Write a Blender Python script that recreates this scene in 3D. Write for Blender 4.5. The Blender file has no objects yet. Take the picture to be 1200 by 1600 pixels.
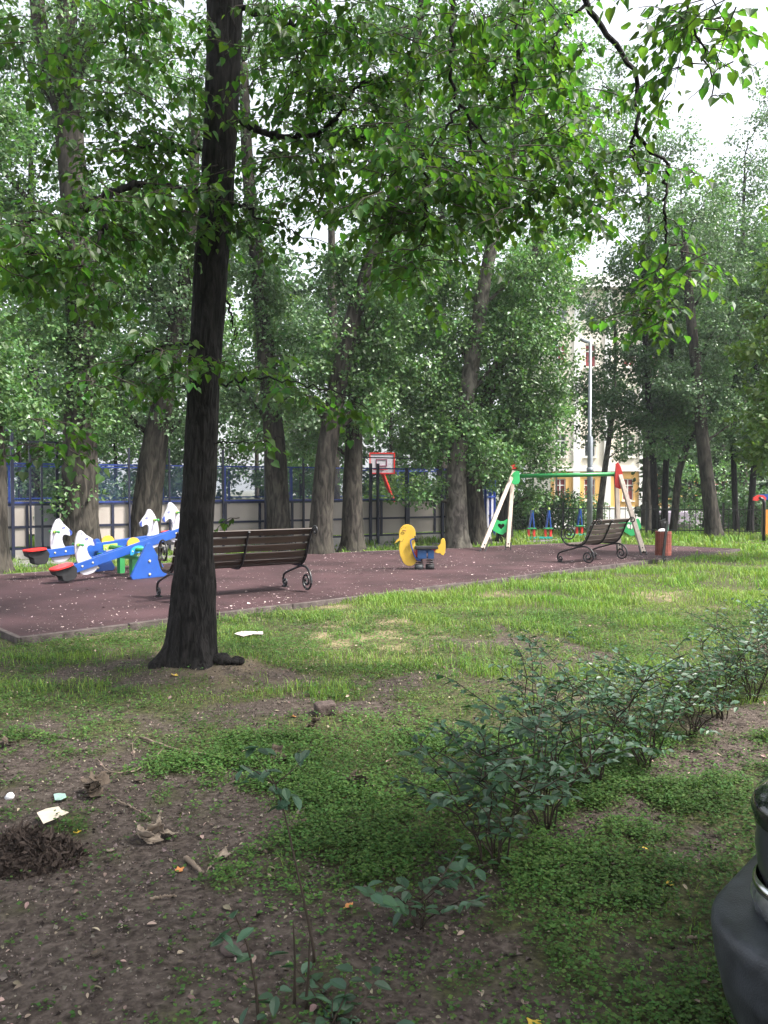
import bpy, math, random
import numpy as np
from math import radians, sin, cos, pi
from mathutils import Vector, Matrix

# ---------------------------------------------------------------- camera, sky, sun, exposure
SC = bpy.context.scene
COL = SC.collection
CAMH, PITCH, F = 1.5, math.atan(40/1244.0), 1244.0
cam = bpy.data.cameras.new('camera'); camo = bpy.data.objects.new('camera', cam); COL.objects.link(camo)
cam.sensor_fit = 'VERTICAL'; cam.sensor_height = 36; cam.lens = 28; cam.clip_start = .05; cam.clip_end = 2000
camo.location = (0, 0, CAMH); camo.rotation_euler = (pi/2-PITCH, 0, 0); SC.camera = camo

SUN_EL, SUN_AZ = radians(54), radians(108)      # azimuth clockwise from +Y (view direction) towards +X
W = bpy.data.worlds.new('World'); SC.world = W; W.use_nodes = True
nt = W.node_tree; bg = nt.nodes['Background']
sky = nt.nodes.new('ShaderNodeTexSky'); sky.sky_type = 'NISHITA'; sky.sun_disc = False
sky.sun_elevation = SUN_EL; sky.sun_rotation = SUN_AZ; sky.air_density = 1.0; sky.dust_density = 4.0; sky.ozone_density = 1.0
hs_ = nt.nodes.new('ShaderNodeHueSaturation'); hs_.inputs['Saturation'].default_value = .28; hs_.inputs['Value'].default_value = 1.25
nt.links.new(sky.outputs[0], hs_.inputs['Color']); nt.links.new(hs_.outputs[0], bg.inputs[0]); bg.inputs[1].default_value = 0.115
sl = bpy.data.lights.new('sun', 'SUN'); sl.energy = 2.9; sl.angle = radians(9); sl.color = (1, .95, .87)
so = bpy.data.objects.new('sun', sl); COL.objects.link(so)
sd = Vector((sin(SUN_AZ)*cos(SUN_EL), cos(SUN_AZ)*cos(SUN_EL), sin(SUN_EL)))
so.rotation_euler = sd.to_track_quat('Z', 'Y').to_euler(); so.location = (10, 6, 30)
SC.view_settings.view_transform = 'Standard'; SC.view_settings.look = 'None'
SC.view_settings.exposure = 1.72; SC.view_settings.gamma = 1.0
SC.cycles.max_bounces = 7; SC.cycles.transmission_bounces = 6; SC.cycles.diffuse_bounces = 4; SC.cycles.transparent_max_bounces = 8

# ---------------------------------------------------------------- helpers
def ray(px, py):
    u, v = (px-600)/F, (800-py)/F
    return np.array([u, cos(PITCH)+v*sin(PITCH), -sin(PITCH)+v*cos(PITCH)])
def at(px, py, Y):
    d = ray(px, py); return np.array([0, 0, CAMH])+d*(Y/d[1])
def gp(px, py, z=0.0):
    d = ray(px, py); return np.array([0, 0, CAMH])+d*((z-CAMH)/d[2])

def _h(a, b, c):
    n = (a.astype(np.int64)*73856093) ^ (b.astype(np.int64)*19349663) ^ (c.astype(np.int64)*83492791)
    n = (n ^ (n >> 13))*1274126177 & 0xffffffff
    n = (n ^ (n >> 16))*2246822519 & 0xffffffff
    return ((n ^ (n >> 15)) & 0xffff)/65535.0
def vn(x, y, z=0.0):
    x, y, z = np.broadcast_arrays(np.asarray(x, float), np.asarray(y, float), np.asarray(z, float))
    ix, iy, iz = np.floor(x), np.floor(y), np.floor(z); fx, fy, fz = x-ix, y-iy, z-iz
    fx = fx*fx*(3-2*fx); fy = fy*fy*(3-2*fy); fz = fz*fz*(3-2*fz); r = 0
    for a in (0, 1):
        for b in (0, 1):
            for c in (0, 1):
                w = (fx if a else 1-fx)*(fy if b else 1-fy)*(fz if c else 1-fz)
                r = r + w*_h(ix+a, iy+b, iz+c)
    return r
def fbm(x, y, z=0.0, o=4):
    r, a, t = 0, 1.0, 0
    for i in range(o):
        r = r+a*vn(np.asarray(x)*2**i+17*i, np.asarray(y)*2**i+5*i, np.asarray(z)*2**i); t += a; a *= .55
    return r/t
def sstep(a, b, x):
    t = np.clip((x-a)/(b-a), 0, 1); return t*t*(3-2*t)

class MB:
    def __init__(s): s.V = []; s.F = []; s.S = []; s.n = 0
    def add(s, V, F, smooth=False):
        V = np.asarray(V, float).reshape(-1, 3); 
        if isinstance(F, np.ndarray): F = [F]
        else: F = [np.asarray([f]) for f in F]
        for f in F: s.F.append(f+s.n); s.S.append(np.full(len(f), smooth))
        s.V.append(V); s.n += len(V); return s
    def build(s, name, mat, parent=None, bevel=0):
        me = bpy.data.meshes.new(name); V = np.concatenate(s.V)
        tot = np.concatenate([np.full(len(f), f.shape[1]) for f in s.F]); li = np.concatenate([f.ravel() for f in s.F])
        me.vertices.add(len(V)); me.vertices.foreach_set('co', V.astype(np.float32).ravel())
        me.loops.add(len(li)); me.loops.foreach_set('vertex_index', li.astype(np.int32))
        me.polygons.add(len(tot)); me.polygons.foreach_set('loop_start', (np.cumsum(tot)-tot).astype(np.int32))
        me.polygons.foreach_set('loop_total', tot.astype(np.int32))
        me.polygons.foreach_set('use_smooth', np.concatenate(s.S)); me.update(calc_edges=True)
        me.materials.append(mat)
        o = bpy.data.objects.new(name, me); COL.objects.link(o)
        if parent is not None: o.parent = parent
        if bevel:
            b = o.modifiers.new('bevel', 'BEVEL'); b.width = bevel; b.segments = 2; b.limit_method = 'ANGLE'
        return o
    def box(s, c, size, R=None):
        x, y, z = [v/2 for v in size]
        V = np.array([(a, b, d) for a in (-x, x) for b in (-y, y) for d in (-z, z)])
        if R is not None: V = V@np.asarray(R).T
        F = np.array([(0, 1, 3, 2), (4, 6, 7, 5), (0, 4, 5, 1), (2, 3, 7, 6), (0, 2, 6, 4), (1, 5, 7, 3)])
        return s.add(V+np.asarray(c), F)
    def beam(s, a, b, w, t, up=(0, 0, 1)):
        a, b = np.asarray(a, float), np.asarray(b, float); d = b-a; L = np.linalg.norm(d); d /= L
        u = np.cross(up, d); u /= np.linalg.norm(u)+1e-9; v = np.cross(d, u)
        return s.box((a+b)/2, (L, w, t), np.stack([d, u, v], 1))
    def tube(s, P, r, seg=8, cap=True, flat=None, disp=None, closed=False):
        P = np.asarray(P, float); n = len(P); r = np.broadcast_to(np.asarray(r, float), (n,))
        T = np.gradient(P, axis=0)
        if closed: T = (np.roll(P, -1, 0)-np.roll(P, 1, 0))
        T /= np.linalg.norm(T, axis=1)[:, None]+1e-9
        ref = np.array([0, 0, 1.]) if abs(T[0, 2]) < .9 else np.array([1., 0, 0])
        U = np.zeros_like(P); u = np.cross(T[0], ref)
        for i in range(n):
            u = u-T[i]*u.dot(T[i]); u /= np.linalg.norm(u)+1e-9; U[i] = u
        Vv = np.cross(T, U); th = np.arange(seg)*2*pi/seg
        rr = np.repeat(r[:, None], seg, 1)
        if disp is not None: rr = disp(rr, np.repeat(th[None], n, 0), np.repeat(P[:, 2:3], seg, 1))
        fu, fv = flat or (1, 1)
        V = P[:, None]+U[:, None]*(np.cos(th)[None, :, None]*rr[..., None]*fu)+Vv[:, None]*(np.sin(th)[None, :, None]*rr[..., None]*fv)
        i = np.arange(n if closed else n-1)[:, None]; j = np.arange(seg)[None]; j2 = (j+1) % seg; i2 = (i+1) % n
        Fq = np.stack([i*seg+j, i*seg+j2, i2*seg+j2, i2*seg+j], -1).reshape(-1, 4)
        s.add(V.reshape(-1, 3), Fq, True)
        if cap and not closed:
            b = s.n-n*seg
            s.F.append(np.arange(seg)[::-1][None]+b); s.S.append(np.array([False]))
            s.F.append(np.arange(seg)[None]+b+(n-1)*seg); s.S.append(np.array([False]))
        return s
    def prism(s, poly, t, M=None):
        """extrude polygon poly (n,2) in local XZ plane, thickness t along local Y; M 4x4 numpy"""
        p = np.asarray(poly, float); n = len(p)
        V = np.concatenate([np.stack([p[:, 0], np.full(n, -t/2), p[:, 1]], 1), np.stack([p[:, 0], np.full(n, t/2), p[:, 1]], 1)])
        if M is not None: V = V@np.asarray(M)[:3, :3].T+np.asarray(M)[:3, 3]
        i = np.arange(n)
        side = np.stack([i, (i+1) % n, (i+1) % n+n, i+n], 1)
        b = s.n; s.add(V, side[:, ::-1])
        s.F.append(i[None]+b); s.S.append(np.array([False])); s.F.append(i[::-1][None]+n+b); s.S.append(np.array([False]))
        return s
    def cyl(s, a, b, r, seg=12, r2=None):
        return s.tube(np.array([a, b], float), np.array([r, r if r2 is None else r2]), seg)
    def ball(s, c, r, seg=10, sc=(1, 1, 1)):
        m = seg//2+1; ph = np.linspace(0, pi, m+1)[1:-1]; th = np.arange(seg)*2*pi/seg
        V = [np.stack([np.sin(p)*np.cos(th), np.sin(p)*np.sin(th), np.full(seg, np.cos(p))], 1) for p in ph]
        V = np.concatenate(V+[np.array([[0, 0, 1.], [0, 0, -1.]])])*r*np.array(sc)+np.asarray(c)
        F = []; k = len(ph)
        i = np.arange(k-1)[:, None]; j = np.arange(seg)[None]
        Q = np.stack([i*seg+j, (i+1)*seg+j, (i+1)*seg+(j+1) % seg, i*seg+(j+1) % seg], -1).reshape(-1, 4)
        j = np.arange(seg)
        T1 = np.stack([np.full(seg, k*seg), j, (j+1) % seg], 1); T2 = np.stack([np.full(seg, k*seg+1), (k-1)*seg+(j+1) % seg, (k-1)*seg+j], 1)
        b = s.n; s.add(V, Q, True)
        for T in (T1, T2): s.F.append(T+b); s.S.append(np.full(seg, True))
        return s

# leaf templates: x along the leaf, y across, z up; halves folded on the midrib
def _tm(half, fold):
    h = np.array(half, float); n = len(h)
    V = [(x, y, y*fold) for x, y in h]+[(x, -y, y*fold) for x, y in h[1:-1]]
    F = [list(range(n)), [0]+[n-1]+list(range(2*n-3, n-1, -1))]
    return np.array(V), np.array(F)
RHOMB = (np.array([(0, 0, 0), (.45, .38, .1), (1, 0, -.05), (.45, -.38, .1)]), np.array([(0, 2, 1), (0, 3, 2)]))
HEART = _tm([(0, 0), (-.08, .22), (.08, .44), (.42, .46), (.75, .22), (1.06, 0)], .22)
OVAL = _tm([(0, 0), (.2, .2), (.5, .28), (.8, .17), (1, 0)], .3)
def leafmesh(mb, C, D, N, size, tmpl, rng, curl=0):
    V, Fc = tmpl; n = len(C); k = len(V)
    D = D/(np.linalg.norm(D, axis=1)[:, None]+1e-9); N = N-D*(N*D).sum(1)[:, None]; N /= np.linalg.norm(N, axis=1)[:, None]+1e-9
    B = np.cross(N, D); s = np.broadcast_to(size, (n,))[:, None, None]
    P = C[:, None]+s*(V[None, :, 0:1]*D[:, None]+V[None, :, 1:2]*B[:, None]+(V[None, :, 2:3]-curl*V[None, :, 0:1]**2)*N[:, None])
    mb.add(P.reshape(-1, 3), (Fc[None]+np.arange(n)[:, None, None]*k).reshape(-1, Fc.shape[1]))

def thing(name, label, cat, loc=(0, 0, 0), rz=0, group=None, kind=None):
    o = bpy.data.objects.new(name, None); COL.objects.link(o); o.empty_display_size = .2
    o.location = tuple(float(v) for v in loc); o.rotation_euler = (0, 0, rz)
    return tag(o, label, cat, group, kind)
def tag(o, label=None, cat=None, group=None, kind=None):
    if label: o['label'] = label
    if cat: o['category'] = cat
    if group: o['group'] = group
    if kind: o['kind'] = kind
    return o
def copy_tree(o, parent=None):
    c = o.copy(); COL.objects.link(c); c.parent = parent
    for ch in list(o.children): copy_tree(ch, c)
    return c

# ---------------------------------------------------------------- materials
def mat(name, col, rough=.6, spec=.4, metal=0, var=.15, scale=6, bump=0, bscale=30, trans=0, island=0, col2=None, stretch=(1, 1, 1), emit=0, tcol=None, coat=0):
    m = bpy.data.materials.new(name); m.use_nodes = True; t = m.node_tree; N = t.nodes; L = t.links
    p = N['Principled BSDF']; p.inputs['Roughness'].default_value = rough; p.inputs['Specular IOR Level'].default_value = spec
    p.inputs['Metallic'].default_value = metal; p.inputs['Coat Weight'].default_value = coat
    tc = N.new('ShaderNodeTexCoord'); mp = N.new('ShaderNodeMapping'); mp.inputs['Scale'].default_value = stretch
    L.new(tc.outputs['Object'], mp.inputs[0])
    nz = N.new('ShaderNodeTexNoise'); nz.inputs['Scale'].default_value = scale; nz.inputs['Detail'].default_value = 5
    L.new(mp.outputs[0], nz.inputs['Vector'])
    c2 = col2 or tuple(c*(1-var) for c in col); c1 = col if col2 else tuple(min(1, c*(1+var)) for c in col)
    mx = N.new('ShaderNodeMix'); mx.data_type = 'RGBA'; mx.inputs[6].default_value = (*c1, 1); mx.inputs[7].default_value = (*c2, 1)
    rm = N.new('ShaderNodeMapRange'); rm.inputs[1].default_value = .35; rm.inputs[2].default_value = .65
    L.new(nz.outputs[0], rm.inputs[0]); L.new(rm.outputs[0], mx.inputs[0]); out = mx.outputs[2]
    if island:
        g = N.new('ShaderNodeNewGeometry'); hs = N.new('ShaderNodeHueSaturation')
        r1 = N.new('ShaderNodeMapRange'); r1.inputs[3].default_value = 1-island; r1.inputs[4].default_value = 1+island
        L.new(g.outputs['Random Per Island'], r1.inputs[0]); L.new(r1.outputs[0], hs.inputs['Value'])
        r2 = N.new('ShaderNodeMapRange'); r2.inputs[3].default_value = .5-.025*island/.3; r2.inputs[4].default_value = .5+.02*island/.3
        mm = N.new('ShaderNodeMath'); mm.operation = 'FRACT'; m2 = N.new('ShaderNodeMath'); m2.operation = 'MULTIPLY'; m2.inputs[1].default_value = 7.31
        L.new(g.outputs['Random Per Island'], m2.inputs[0]); L.new(m2.outputs[0], mm.inputs[0]); L.new(mm.outputs[0], r2.inputs[0]); L.new(r2.outputs[0], hs.inputs['Hue'])
        L.new(out, hs.inputs['Color']); out = hs.outputs[0]
    L.new(out, p.inputs['Base Color'])
    if bump:
        nb = N.new('ShaderNodeTexNoise'); nb.inputs['Scale'].default_value = bscale; nb.inputs['Detail'].default_value = 6; L.new(mp.outputs[0], nb.inputs['Vector'])
        b = N.new('ShaderNodeBump'); b.inputs['Strength'].default_value = bump; b.inputs['Distance'].default_value = .02
        L.new(nb.outputs[0], b.inputs['Height']); L.new(b.outputs[0], p.inputs['Normal'])
    if trans:
        tr = N.new('ShaderNodeBsdfTranslucent'); ms = N.new('ShaderNodeMixShader'); ms.inputs[0].default_value = trans
        hv = N.new('ShaderNodeMix'); hv.data_type = 'RGBA'; hv.blend_type = 'MULTIPLY'; hv.inputs[0].default_value = 1; hv.inputs[7].default_value = (*(tcol or (1.3, 1.5, .5)), 1)
        L.new(out, hv.inputs[6]); L.new(hv.outputs[2], tr.inputs[0])
        L.new(p.outputs[0], ms.inputs[1]); L.new(tr.outputs[0], ms.inputs[2]); L.new(ms.outputs[0], N['Material Output'].inputs[0])
    if emit: p.inputs['Emission Color'].default_value = (*col, 1); p.inputs['Emission Strength'].default_value = emit
    return m

def bark(name, c1, c2, sc=14, st=(1, 1, .16), bump=.9):
    m = bpy.data.materials.new(name); m.use_nodes = True; t = m.node_tree; N = t.nodes; L = t.links
    p = N['Principled BSDF']; p.inputs['Roughness'].default_value = .9; p.inputs['Specular IOR Level'].default_value = .2
    tc = N.new('ShaderNodeTexCoord'); mp = N.new('ShaderNodeMapping'); mp.inputs['Scale'].default_value = st; L.new(tc.outputs['Object'], mp.inputs[0])
    n1 = N.new('ShaderNodeTexNoise'); n1.inputs['Scale'].default_value = sc; n1.inputs['Detail'].default_value = 11; n1.inputs['Distortion'].default_value = .9
    L.new(mp.outputs[0], n1.inputs[0])
    cr = N.new('ShaderNodeValToRGB'); e = cr.color_ramp.elements; e[0].position = .38; e[0].color = (*c2, 1); e[1].position = .62; e[1].color = (*c1, 1)
    L.new(n1.outputs[0], cr.inputs[0])
    n2 = N.new('ShaderNodeTexNoise'); n2.inputs['Scale'].default_value = 1.6; L.new(tc.outputs['Object'], n2.inputs[0])
    mx = N.new('ShaderNodeMix'); mx.data_type = 'RGBA'; mx.blend_type = 'MULTIPLY'; mx.inputs[7].default_value = (.62, .68, .58, 1)
    L.new(n2.outputs[0], mx.inputs[0]); L.new(cr.outputs[0], mx.inputs[6]); L.new(mx.outputs[2], p.inputs['Base Color'])
    b = N.new('ShaderNodeBump'); b.inputs['Strength'].default_value = bump; b.inputs['Distance'].default_value = .03
    L.new(n1.outputs[0], b.inputs['Height']); L.new(b.outputs[0], p.inputs['Normal']); return m

M_barkmain = bark('linden_bark', (.027, .023, .024), (.006, .005, .005), 26, (1, 1, .26), 1.0)
M_bark = bark('poplar_bark', (.080, .068, .060), (.020, .017, .015), 11, (1, 1, .25))
M_barkp = bark('pale_bark', (.17, .15, .135), (.05, .043, .04), 8, (1, 1, .5), .6)
M_twig = mat('twig_bark', (.05, .04, .035), .8, .2)
M_stem = mat('shrub_stem', (.045, .034, .026), .8, .2)
M_linden = mat('linden_leaf', (.048, .105, .03), .42, .4, var=.42, scale=1.6, trans=.58, island=.42, tcol=(1.7, 1.95, .55))
M_pop = mat('poplar_leaf', (.088, .17, .062), .38, .5, var=.4, scale=.6, trans=.34, island=.35, tcol=(1.2, 1.45, .6))
M_popg = mat('poplar_leaf_grey', (.105, .18, .088), .38, .5, var=.4, scale=.6, trans=.34, island=.35, tcol=(1.1, 1.3, .7))
M_fresh = mat('fresh_leaf', (.10, .17, .045), .45, .4, var=.3, scale=.8, trans=.45, island=.3)
M_dark = mat('dark_leaf', (.046, .098, .038), .42, .4, var=.3, scale=.8, trans=.32, island=.35)
M_shrub = mat('shrub_leaf', (.044, .092, .052), .42, .4, var=.35, scale=5, trans=.22, island=.3, tcol=(1.1, 1.4, .6))
M_iron = mat('wrought_iron', (.012, .012, .014), .35, .5, var=.3)
M_slat = mat('brown_slat', (.03, .018, .014), .45, .4, var=.25, scale=9, stretch=(.3, 3, 3))
M_slatg = mat('weathered_slat', (.085, .066, .058), .6, .3, var=.25, scale=9, stretch=(.3, 3, 3))
M_blue = mat('blue_paint', (.014, .07, .31), .38, .5, var=.12, scale=4)
M_white = mat('white_plastic_board', (.45, .44, .49), .4, .4, var=.04)
M_red = mat('red_plastic', (.62, .035, .03), .35, .5, var=.08)
M_yellow = mat('yellow_board', (.56, .36, .045), .4, .4, var=.08)
M_green = mat('green_paint', (.03, .24, .07), .35, .5, var=.15)
M_brightgreen = mat('bright_green_board', (.05, .50, .16), .4, .4, var=.08)
M_lime = mat('lime_plastic', (.35, .55, .10), .35, .5, var=.05)
M_cyan = mat('light_blue_plastic', (.03, .30, .72), .35, .5, var=.05)
M_rubber = mat('black_rubber', (.02, .02, .022), .7, .3, var=.3)
M_bolt = mat('bolt_cap', (.62, .56, .34), .35, .6, metal=.4, var=.1)
M_timber = mat('pale_timber', (.47, .39, .33), .6, .3, var=.15, scale=6, stretch=(6, 6, .5))
M_navy = mat('navy_steel', (.008, .011, .035), .45, .5, var=.2)
M_mblue = mat('blue_steel', (.02, .05, .26), .45, .5, var=.2)
M_board = mat('beige_board', (.37, .33, .30), .6, .3, var=.10, scale=1.2)
M_conc = mat('concrete', (.36, .34, .32), .9, .2, var=.15, scale=5, bump=.3)
M_kerb = mat('kerb_concrete', (.085, .07, .066), .9, .2, var=.3, scale=9, bump=.5, bscale=60)
M_lamp = mat('grey_steel', (.22, .24, .27), .4, .5, metal=.3, var=.1)
M_glass = mat('window_glass', (.06, .07, .075), .12, .6, var=.3, scale=.5)
M_curtain = mat('red_curtain', (.30, .07, .07), .8, .2, var=.2, scale=2, stretch=(6, 1, 1))
M_wallw = mat('white_render', (.80, .73, .62), .85, .2, var=.05, scale=.7)
M_wally = mat('yellow_render', (.78, .47, .16), .85, .2, var=.07, scale=.7)
M_trim = mat('white_trim', (.78, .77, .74), .7, .2, var=.05)
M_terra = mat('terracotta_slat', (.21, .06, .045), .6, .3, var=.2, scale=8)
M_paper = mat('pale_paper', (.62, .54, .44), .8, .2, var=.12, scale=20)
M_bag = mat('white_bag', (.75, .74, .76), .45, .4, var=.08, scale=30, bump=.5)
M_carpl = mat('grey_bumper_plastic', (.030, .033, .040), .48, .5, var=.45, scale=14, bump=.18, bscale=260)
M_carpt = mat('dark_green_paint', (.01, .013, .012), .12, .5, var=.1, coat=.6)
M_chrome = mat('chrome', (.6, .6, .62), .18, .5, metal=1, var=.05)
M_lens = mat('lamp_lens', (.25, .26, .28), .08, .7, metal=.6, var=.4, scale=25)
M_dry = mat('dry_leaf', (.085, .065, .05), .85, .2, var=.4, scale=14, bump=.6)
M_drypale = mat('pale_dry_leaf', (.24, .195, .155), .85, .2, var=.3, scale=20, bump=.6)
M_mulch = mat('dark_mulch', (.055, .042, .036), .95, .1, var=.4, scale=20)
M_yleaf = mat('yellow_leaf', (.65, .45, .06), .6, .3, var=.15, scale=20)
M_oleaf = mat('orange_leaf', (.48, .20, .07), .6, .3, var=.15, scale=20)
M_brick = mat('old_brick', (.08, .06, .055), .9, .2, var=.3, scale=20, bump=.8)
M_stick = mat('dry_stick', (.20, .155, .12), .85, .2, var=.3, scale=20)
# ---------------------------------------------------------------- ground
R = np.random.default_rng(7)
TREE = np.array([-1.6, 6.5])
PG = np.array([(-3.5, 7.66), (8.2, 18.45), (7.0, 19.4), (4.7, 20.3), (1.47, 18.55), (-1.39, 17.3), (-7.46, 12.03)])
def inpoly(x, y, P, grow=0.0):
    c = P.mean(0); r = np.ones_like(x, bool); n = len(P); r = np.zeros_like(x, bool); Pg = c+(P-c)*(1+grow); j = n-1
    for i in range(n):
        xi, yi = Pg[i]; xj, yj = Pg[j]
        r ^= ((yi > y) != (yj > y)) & (x < (xj-xi)*(y-yi)/(yj-yi+1e-12)+xi); j = i
    return r
def ell(x, y, cx, cy, rx, ry, soft=.35):
    d = np.sqrt(((x-cx)/rx)**2+((y-cy)/ry)**2); return 1-sstep(1-soft, 1+soft, d)
def gz(x, y):
    x = np.asarray(x, float); y = np.asarray(y, float)
    near = 1-sstep(12, 22, np.hypot(x, y))
    z = .05*(fbm(x*.9, y*.9, 3.3, 3)-.5)*near+.022*(vn(x*6, y*6, 1.5)-.5)*near
    z = z+.10*np.exp(-(((x+1.6)/.6)**2+((y-6.5)/.55)**2))
    return z-3.0*sstep(27, 50, y)-.02
def cover(x, y):
    g = .97-.78*ell(x, y, -1.7, 2.6, 1.2, 1.65)
    n = fbm(x*1.15, y*1.15, 9.1, 4)
    for cx, cy, rx, ry, s in ((-1.6, 6.35, .95, .55, .6), (-.5, 5.45, .55, .22, .45), (-.12, 2.45, .5, .32, .38), (1.15, 3.45, .45, .28, .55), (1.9, 4.2, .5, .35, .4),
                              (-1.15, 4.3, .75, .25, .4), (-.75, 8.2, .9, .3, .3), (.25, 2.15, .35, .2, .25), (-.75, 3.75, .28, .5, .3)):
        g = g-s*ell(x, y, cx, cy, rx, ry)
    # bare strip under the shrub row
    t = ((x-.3)*.7+(y-3.0)*.714); d = np.abs((x-.3)*.714-(y-3.0)*.7); g = g-.42*(1-sstep(.1, .3, d))*(t > -.4)*(t < 6)
    g = g+(n-.5)*2.1+(fbm(x*5, y*5, 2.1, 3)-.5)*1.5
    far = sstep(7.5, 11, y); g = g+far*.35
    return np.clip(sstep(.18, .82, g), 0, 1)
def straw(x, y):
    s = sstep(.52, .72, fbm(x*.8+40, y*.8, 2.2, 4))*sstep(5, 8, y)
    return np.clip(s*(1-.6*sstep(11, 14, y))*(.25+.75*sstep(.4, .62, fbm(x*5, y*5, 7, 3)))*.75, 0, 1)
def axis(lo, hi, fine, end, g=1.12):
    a = list(np.arange(lo, hi, fine)); s = fine
    while a[-1] < end[1]: s *= g; a.append(a[-1]+s)
    s = fine
    while a[0] > end[0]: s *= g; a.insert(0, a[0]-s)
    return np.array(a)
xs = axis(-3.2, 3.6, .04, (-700, 700), 1.06); ys = axis(1.6, 8.5, .04, (-500, 900), 1.055)
GX, GY = np.meshgrid(xs, ys); GZ = gz(GX, GY)
clod = (fbm(GX*6, GY*6, 4.4, 4)-.5)*.022*(1-cover(GX, GY))*(1-sstep(7, 10, GY)); GZ = GZ+clod
mb = MB(); nx = len(xs); i = np.arange(len(ys)-1)[:, None]; j = np.arange(nx-1)[None]
mb.add(np.stack([GX, GY, GZ], -1).reshape(-1, 3), np.stack([i*nx+j, i*nx+j+1, (i+1)*nx+j+1, (i+1)*nx+j], -1).reshape(-1, 4), True)
def groundmat():
    m = bpy.data.materials.new('earth_and_turf'); m.use_nodes = True; t = m.node_tree; N = t.nodes; L = t.links; p = N['Principled BSDF']
    p.inputs['Roughness'].default_value = .95; p.inputs['Specular IOR Level'].default_value = .15
    tc = N.new('ShaderNodeTexCoord')
    def noise(s, d=6, dist=0):
        n = N.new('ShaderNodeTexNoise'); n.inputs['Scale'].default_value = s; n.inputs['Detail'].default_value = d; n.inputs['Distortion'].default_value = dist; L.new(tc.outputs['Object'], n.inputs[0]); return n
    def ramp(src, stops):
        c = N.new('ShaderNodeValToRGB'); e = c.color_ramp.elements
        while len(e) < len(stops): e.new(.5)
        for k, (q, col) in enumerate(stops): e[k].position = q; e[k].color = (*col, 1)
        L.new(src, c.inputs[0]); return c.outputs[0]
    def mix(f, a, b):
        x = N.new('ShaderNodeMix'); x.data_type = 'RGBA'; L.new(f, x.inputs[0]); L.new(a, x.inputs[6]); L.new(b, x.inputs[7]); return x.outputs[2]
    soil = ramp(noise(30, 12, .8).outputs[0], [(.30, (.026, .020, .017)), (.5, (.064, .050, .043)), (.72, (.115, .093, .081))])
    turf = ramp(noise(35, 7).outputs[0], [(.3, (.022, .026, .012)), (.55, (.062, .062, .030)), (.75, (.11, .125, .045))])
    strw = ramp(noise(40, 7).outputs[0], [(.3, (.12, .09, .055)), (.6, (.34, .27, .17))])
    a1 = N.new('ShaderNodeAttribute'); a1.attribute_name = 'cover'; a2 = N.new('ShaderNodeAttribute'); a2.attribute_name = 'straw'
    o = mix(a2.outputs['Fac'], mix(a1.outputs['Fac'], soil, turf), strw); L.new(o, p.inputs['Base Color'])
    v = N.new('ShaderNodeTexVoronoi'); v.inputs['Scale'].default_value = 55; L.new(tc.outputs['Object'], v.inputs['Vector'])
    nb = noise(85, 14); ad = N.new('ShaderNodeMath'); ad.operation = 'MULTIPLY_ADD'; ad.inputs[1].default_value = -.35; L.new(v.outputs['Distance'], ad.inputs[0]); L.new(nb.outputs[0], ad.inputs[2])
    b = N.new('ShaderNodeBump'); b.inputs['Strength'].default_value = .9; b.inputs['Distance'].default_value = .007; L.new(ad.outputs[0], b.inputs['Height']); L.new(b.outputs[0], p.inputs['Normal'])
    return m
g = mb.build('ground', groundmat()); tag(g, 'dark bare earth and patchy green turf of the park', kind='structure')
for nme, fn in (('cover', cover), ('straw', straw)):
    a = g.data.attributes.new(nme, 'FLOAT', 'POINT'); a.data.foreach_set('value', fn(GX, GY).astype(np.float32).ravel())

def tread():
    m = mat('rubber_paving', (.052, .028, .031), .85, .25, var=.35, scale=.9)
    t = m.node_tree; N = t.nodes; L = t.links; p = N['Principled BSDF']; src = p.inputs['Base Color'].links[0].from_socket
    tc = N.new('ShaderNodeTexCoord'); n = N.new('ShaderNodeTexNoise'); n.inputs['Scale'].default_value = 130; n.inputs['Detail'].default_value = 3; L.new(tc.outputs['Object'], n.inputs[0])
    x = N.new('ShaderNodeMix'); x.data_type = 'RGBA'; x.blend_type = 'MULTIPLY'; x.inputs[0].default_value = .8
    r = N.new('ShaderNodeValToRGB'); r.color_ramp.elements[0].position = .35; r.color_ramp.elements[0].color = (.45, .42, .45, 1); r.color_ramp.elements[1].position = .6; r.color_ramp.elements[1].color = (1.2, 1.2, 1.2, 1)
    L.new(n.outputs[0], r.inputs[0]); L.new(src, x.inputs[6]); L.new(r.outputs[0], x.inputs[7]); L.new(x.outputs[2], p.inputs['Base Color'])
    b = N.new('ShaderNodeBump'); b.inputs['Strength'].default_value = .5; b.inputs['Distance'].default_value = .004; L.new(n.outputs[0], b.inputs['Height']); L.new(b.outputs[0], p.inputs['Normal'])
    return m
RZ = .045
mb = MB(); n = len(PG); V = [(x, y, -.25) for x, y in PG]+[(x, y, RZ) for x, y in PG]; mb.add(V, [list(range(n, 2*n))]+[(i, (i+1) % n, (i+1) % n+n, i+n) for i in range(n)])
tag(mb.build('playground_surface', tread()), 'dull red rubber playground surface strewn with fallen petals', kind='structure')
# kerb: concrete edging blocks round the rubber surface
kb = MB()
for i in range(n):
    a, b = PG[i], PG[(i+1) % n]; d = (b-a); L_ = np.hypot(*d); d = d/L_; nrm = np.array([d[1], -d[0]]); k = max(1, int(L_/1.0))
    for q in range(k):
        s0 = a+d*(L_*q/k+(.004 if q else -.03)); s1 = a+d*(L_*(q+1)/k-.006+(.05 if q == k-1 else 0)); dz = R.uniform(-.006, .006)
        c = (s0+s1)/2+nrm*.042
        kb.beam((*(s0+nrm*.03), -.065+dz), (*(s1+nrm*.03), -.065+dz), .055, .235)
tag(kb.build('kerb', M_kerb, bevel=.008), 'low concrete kerb around the red rubber surface', kind='structure')
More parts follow.
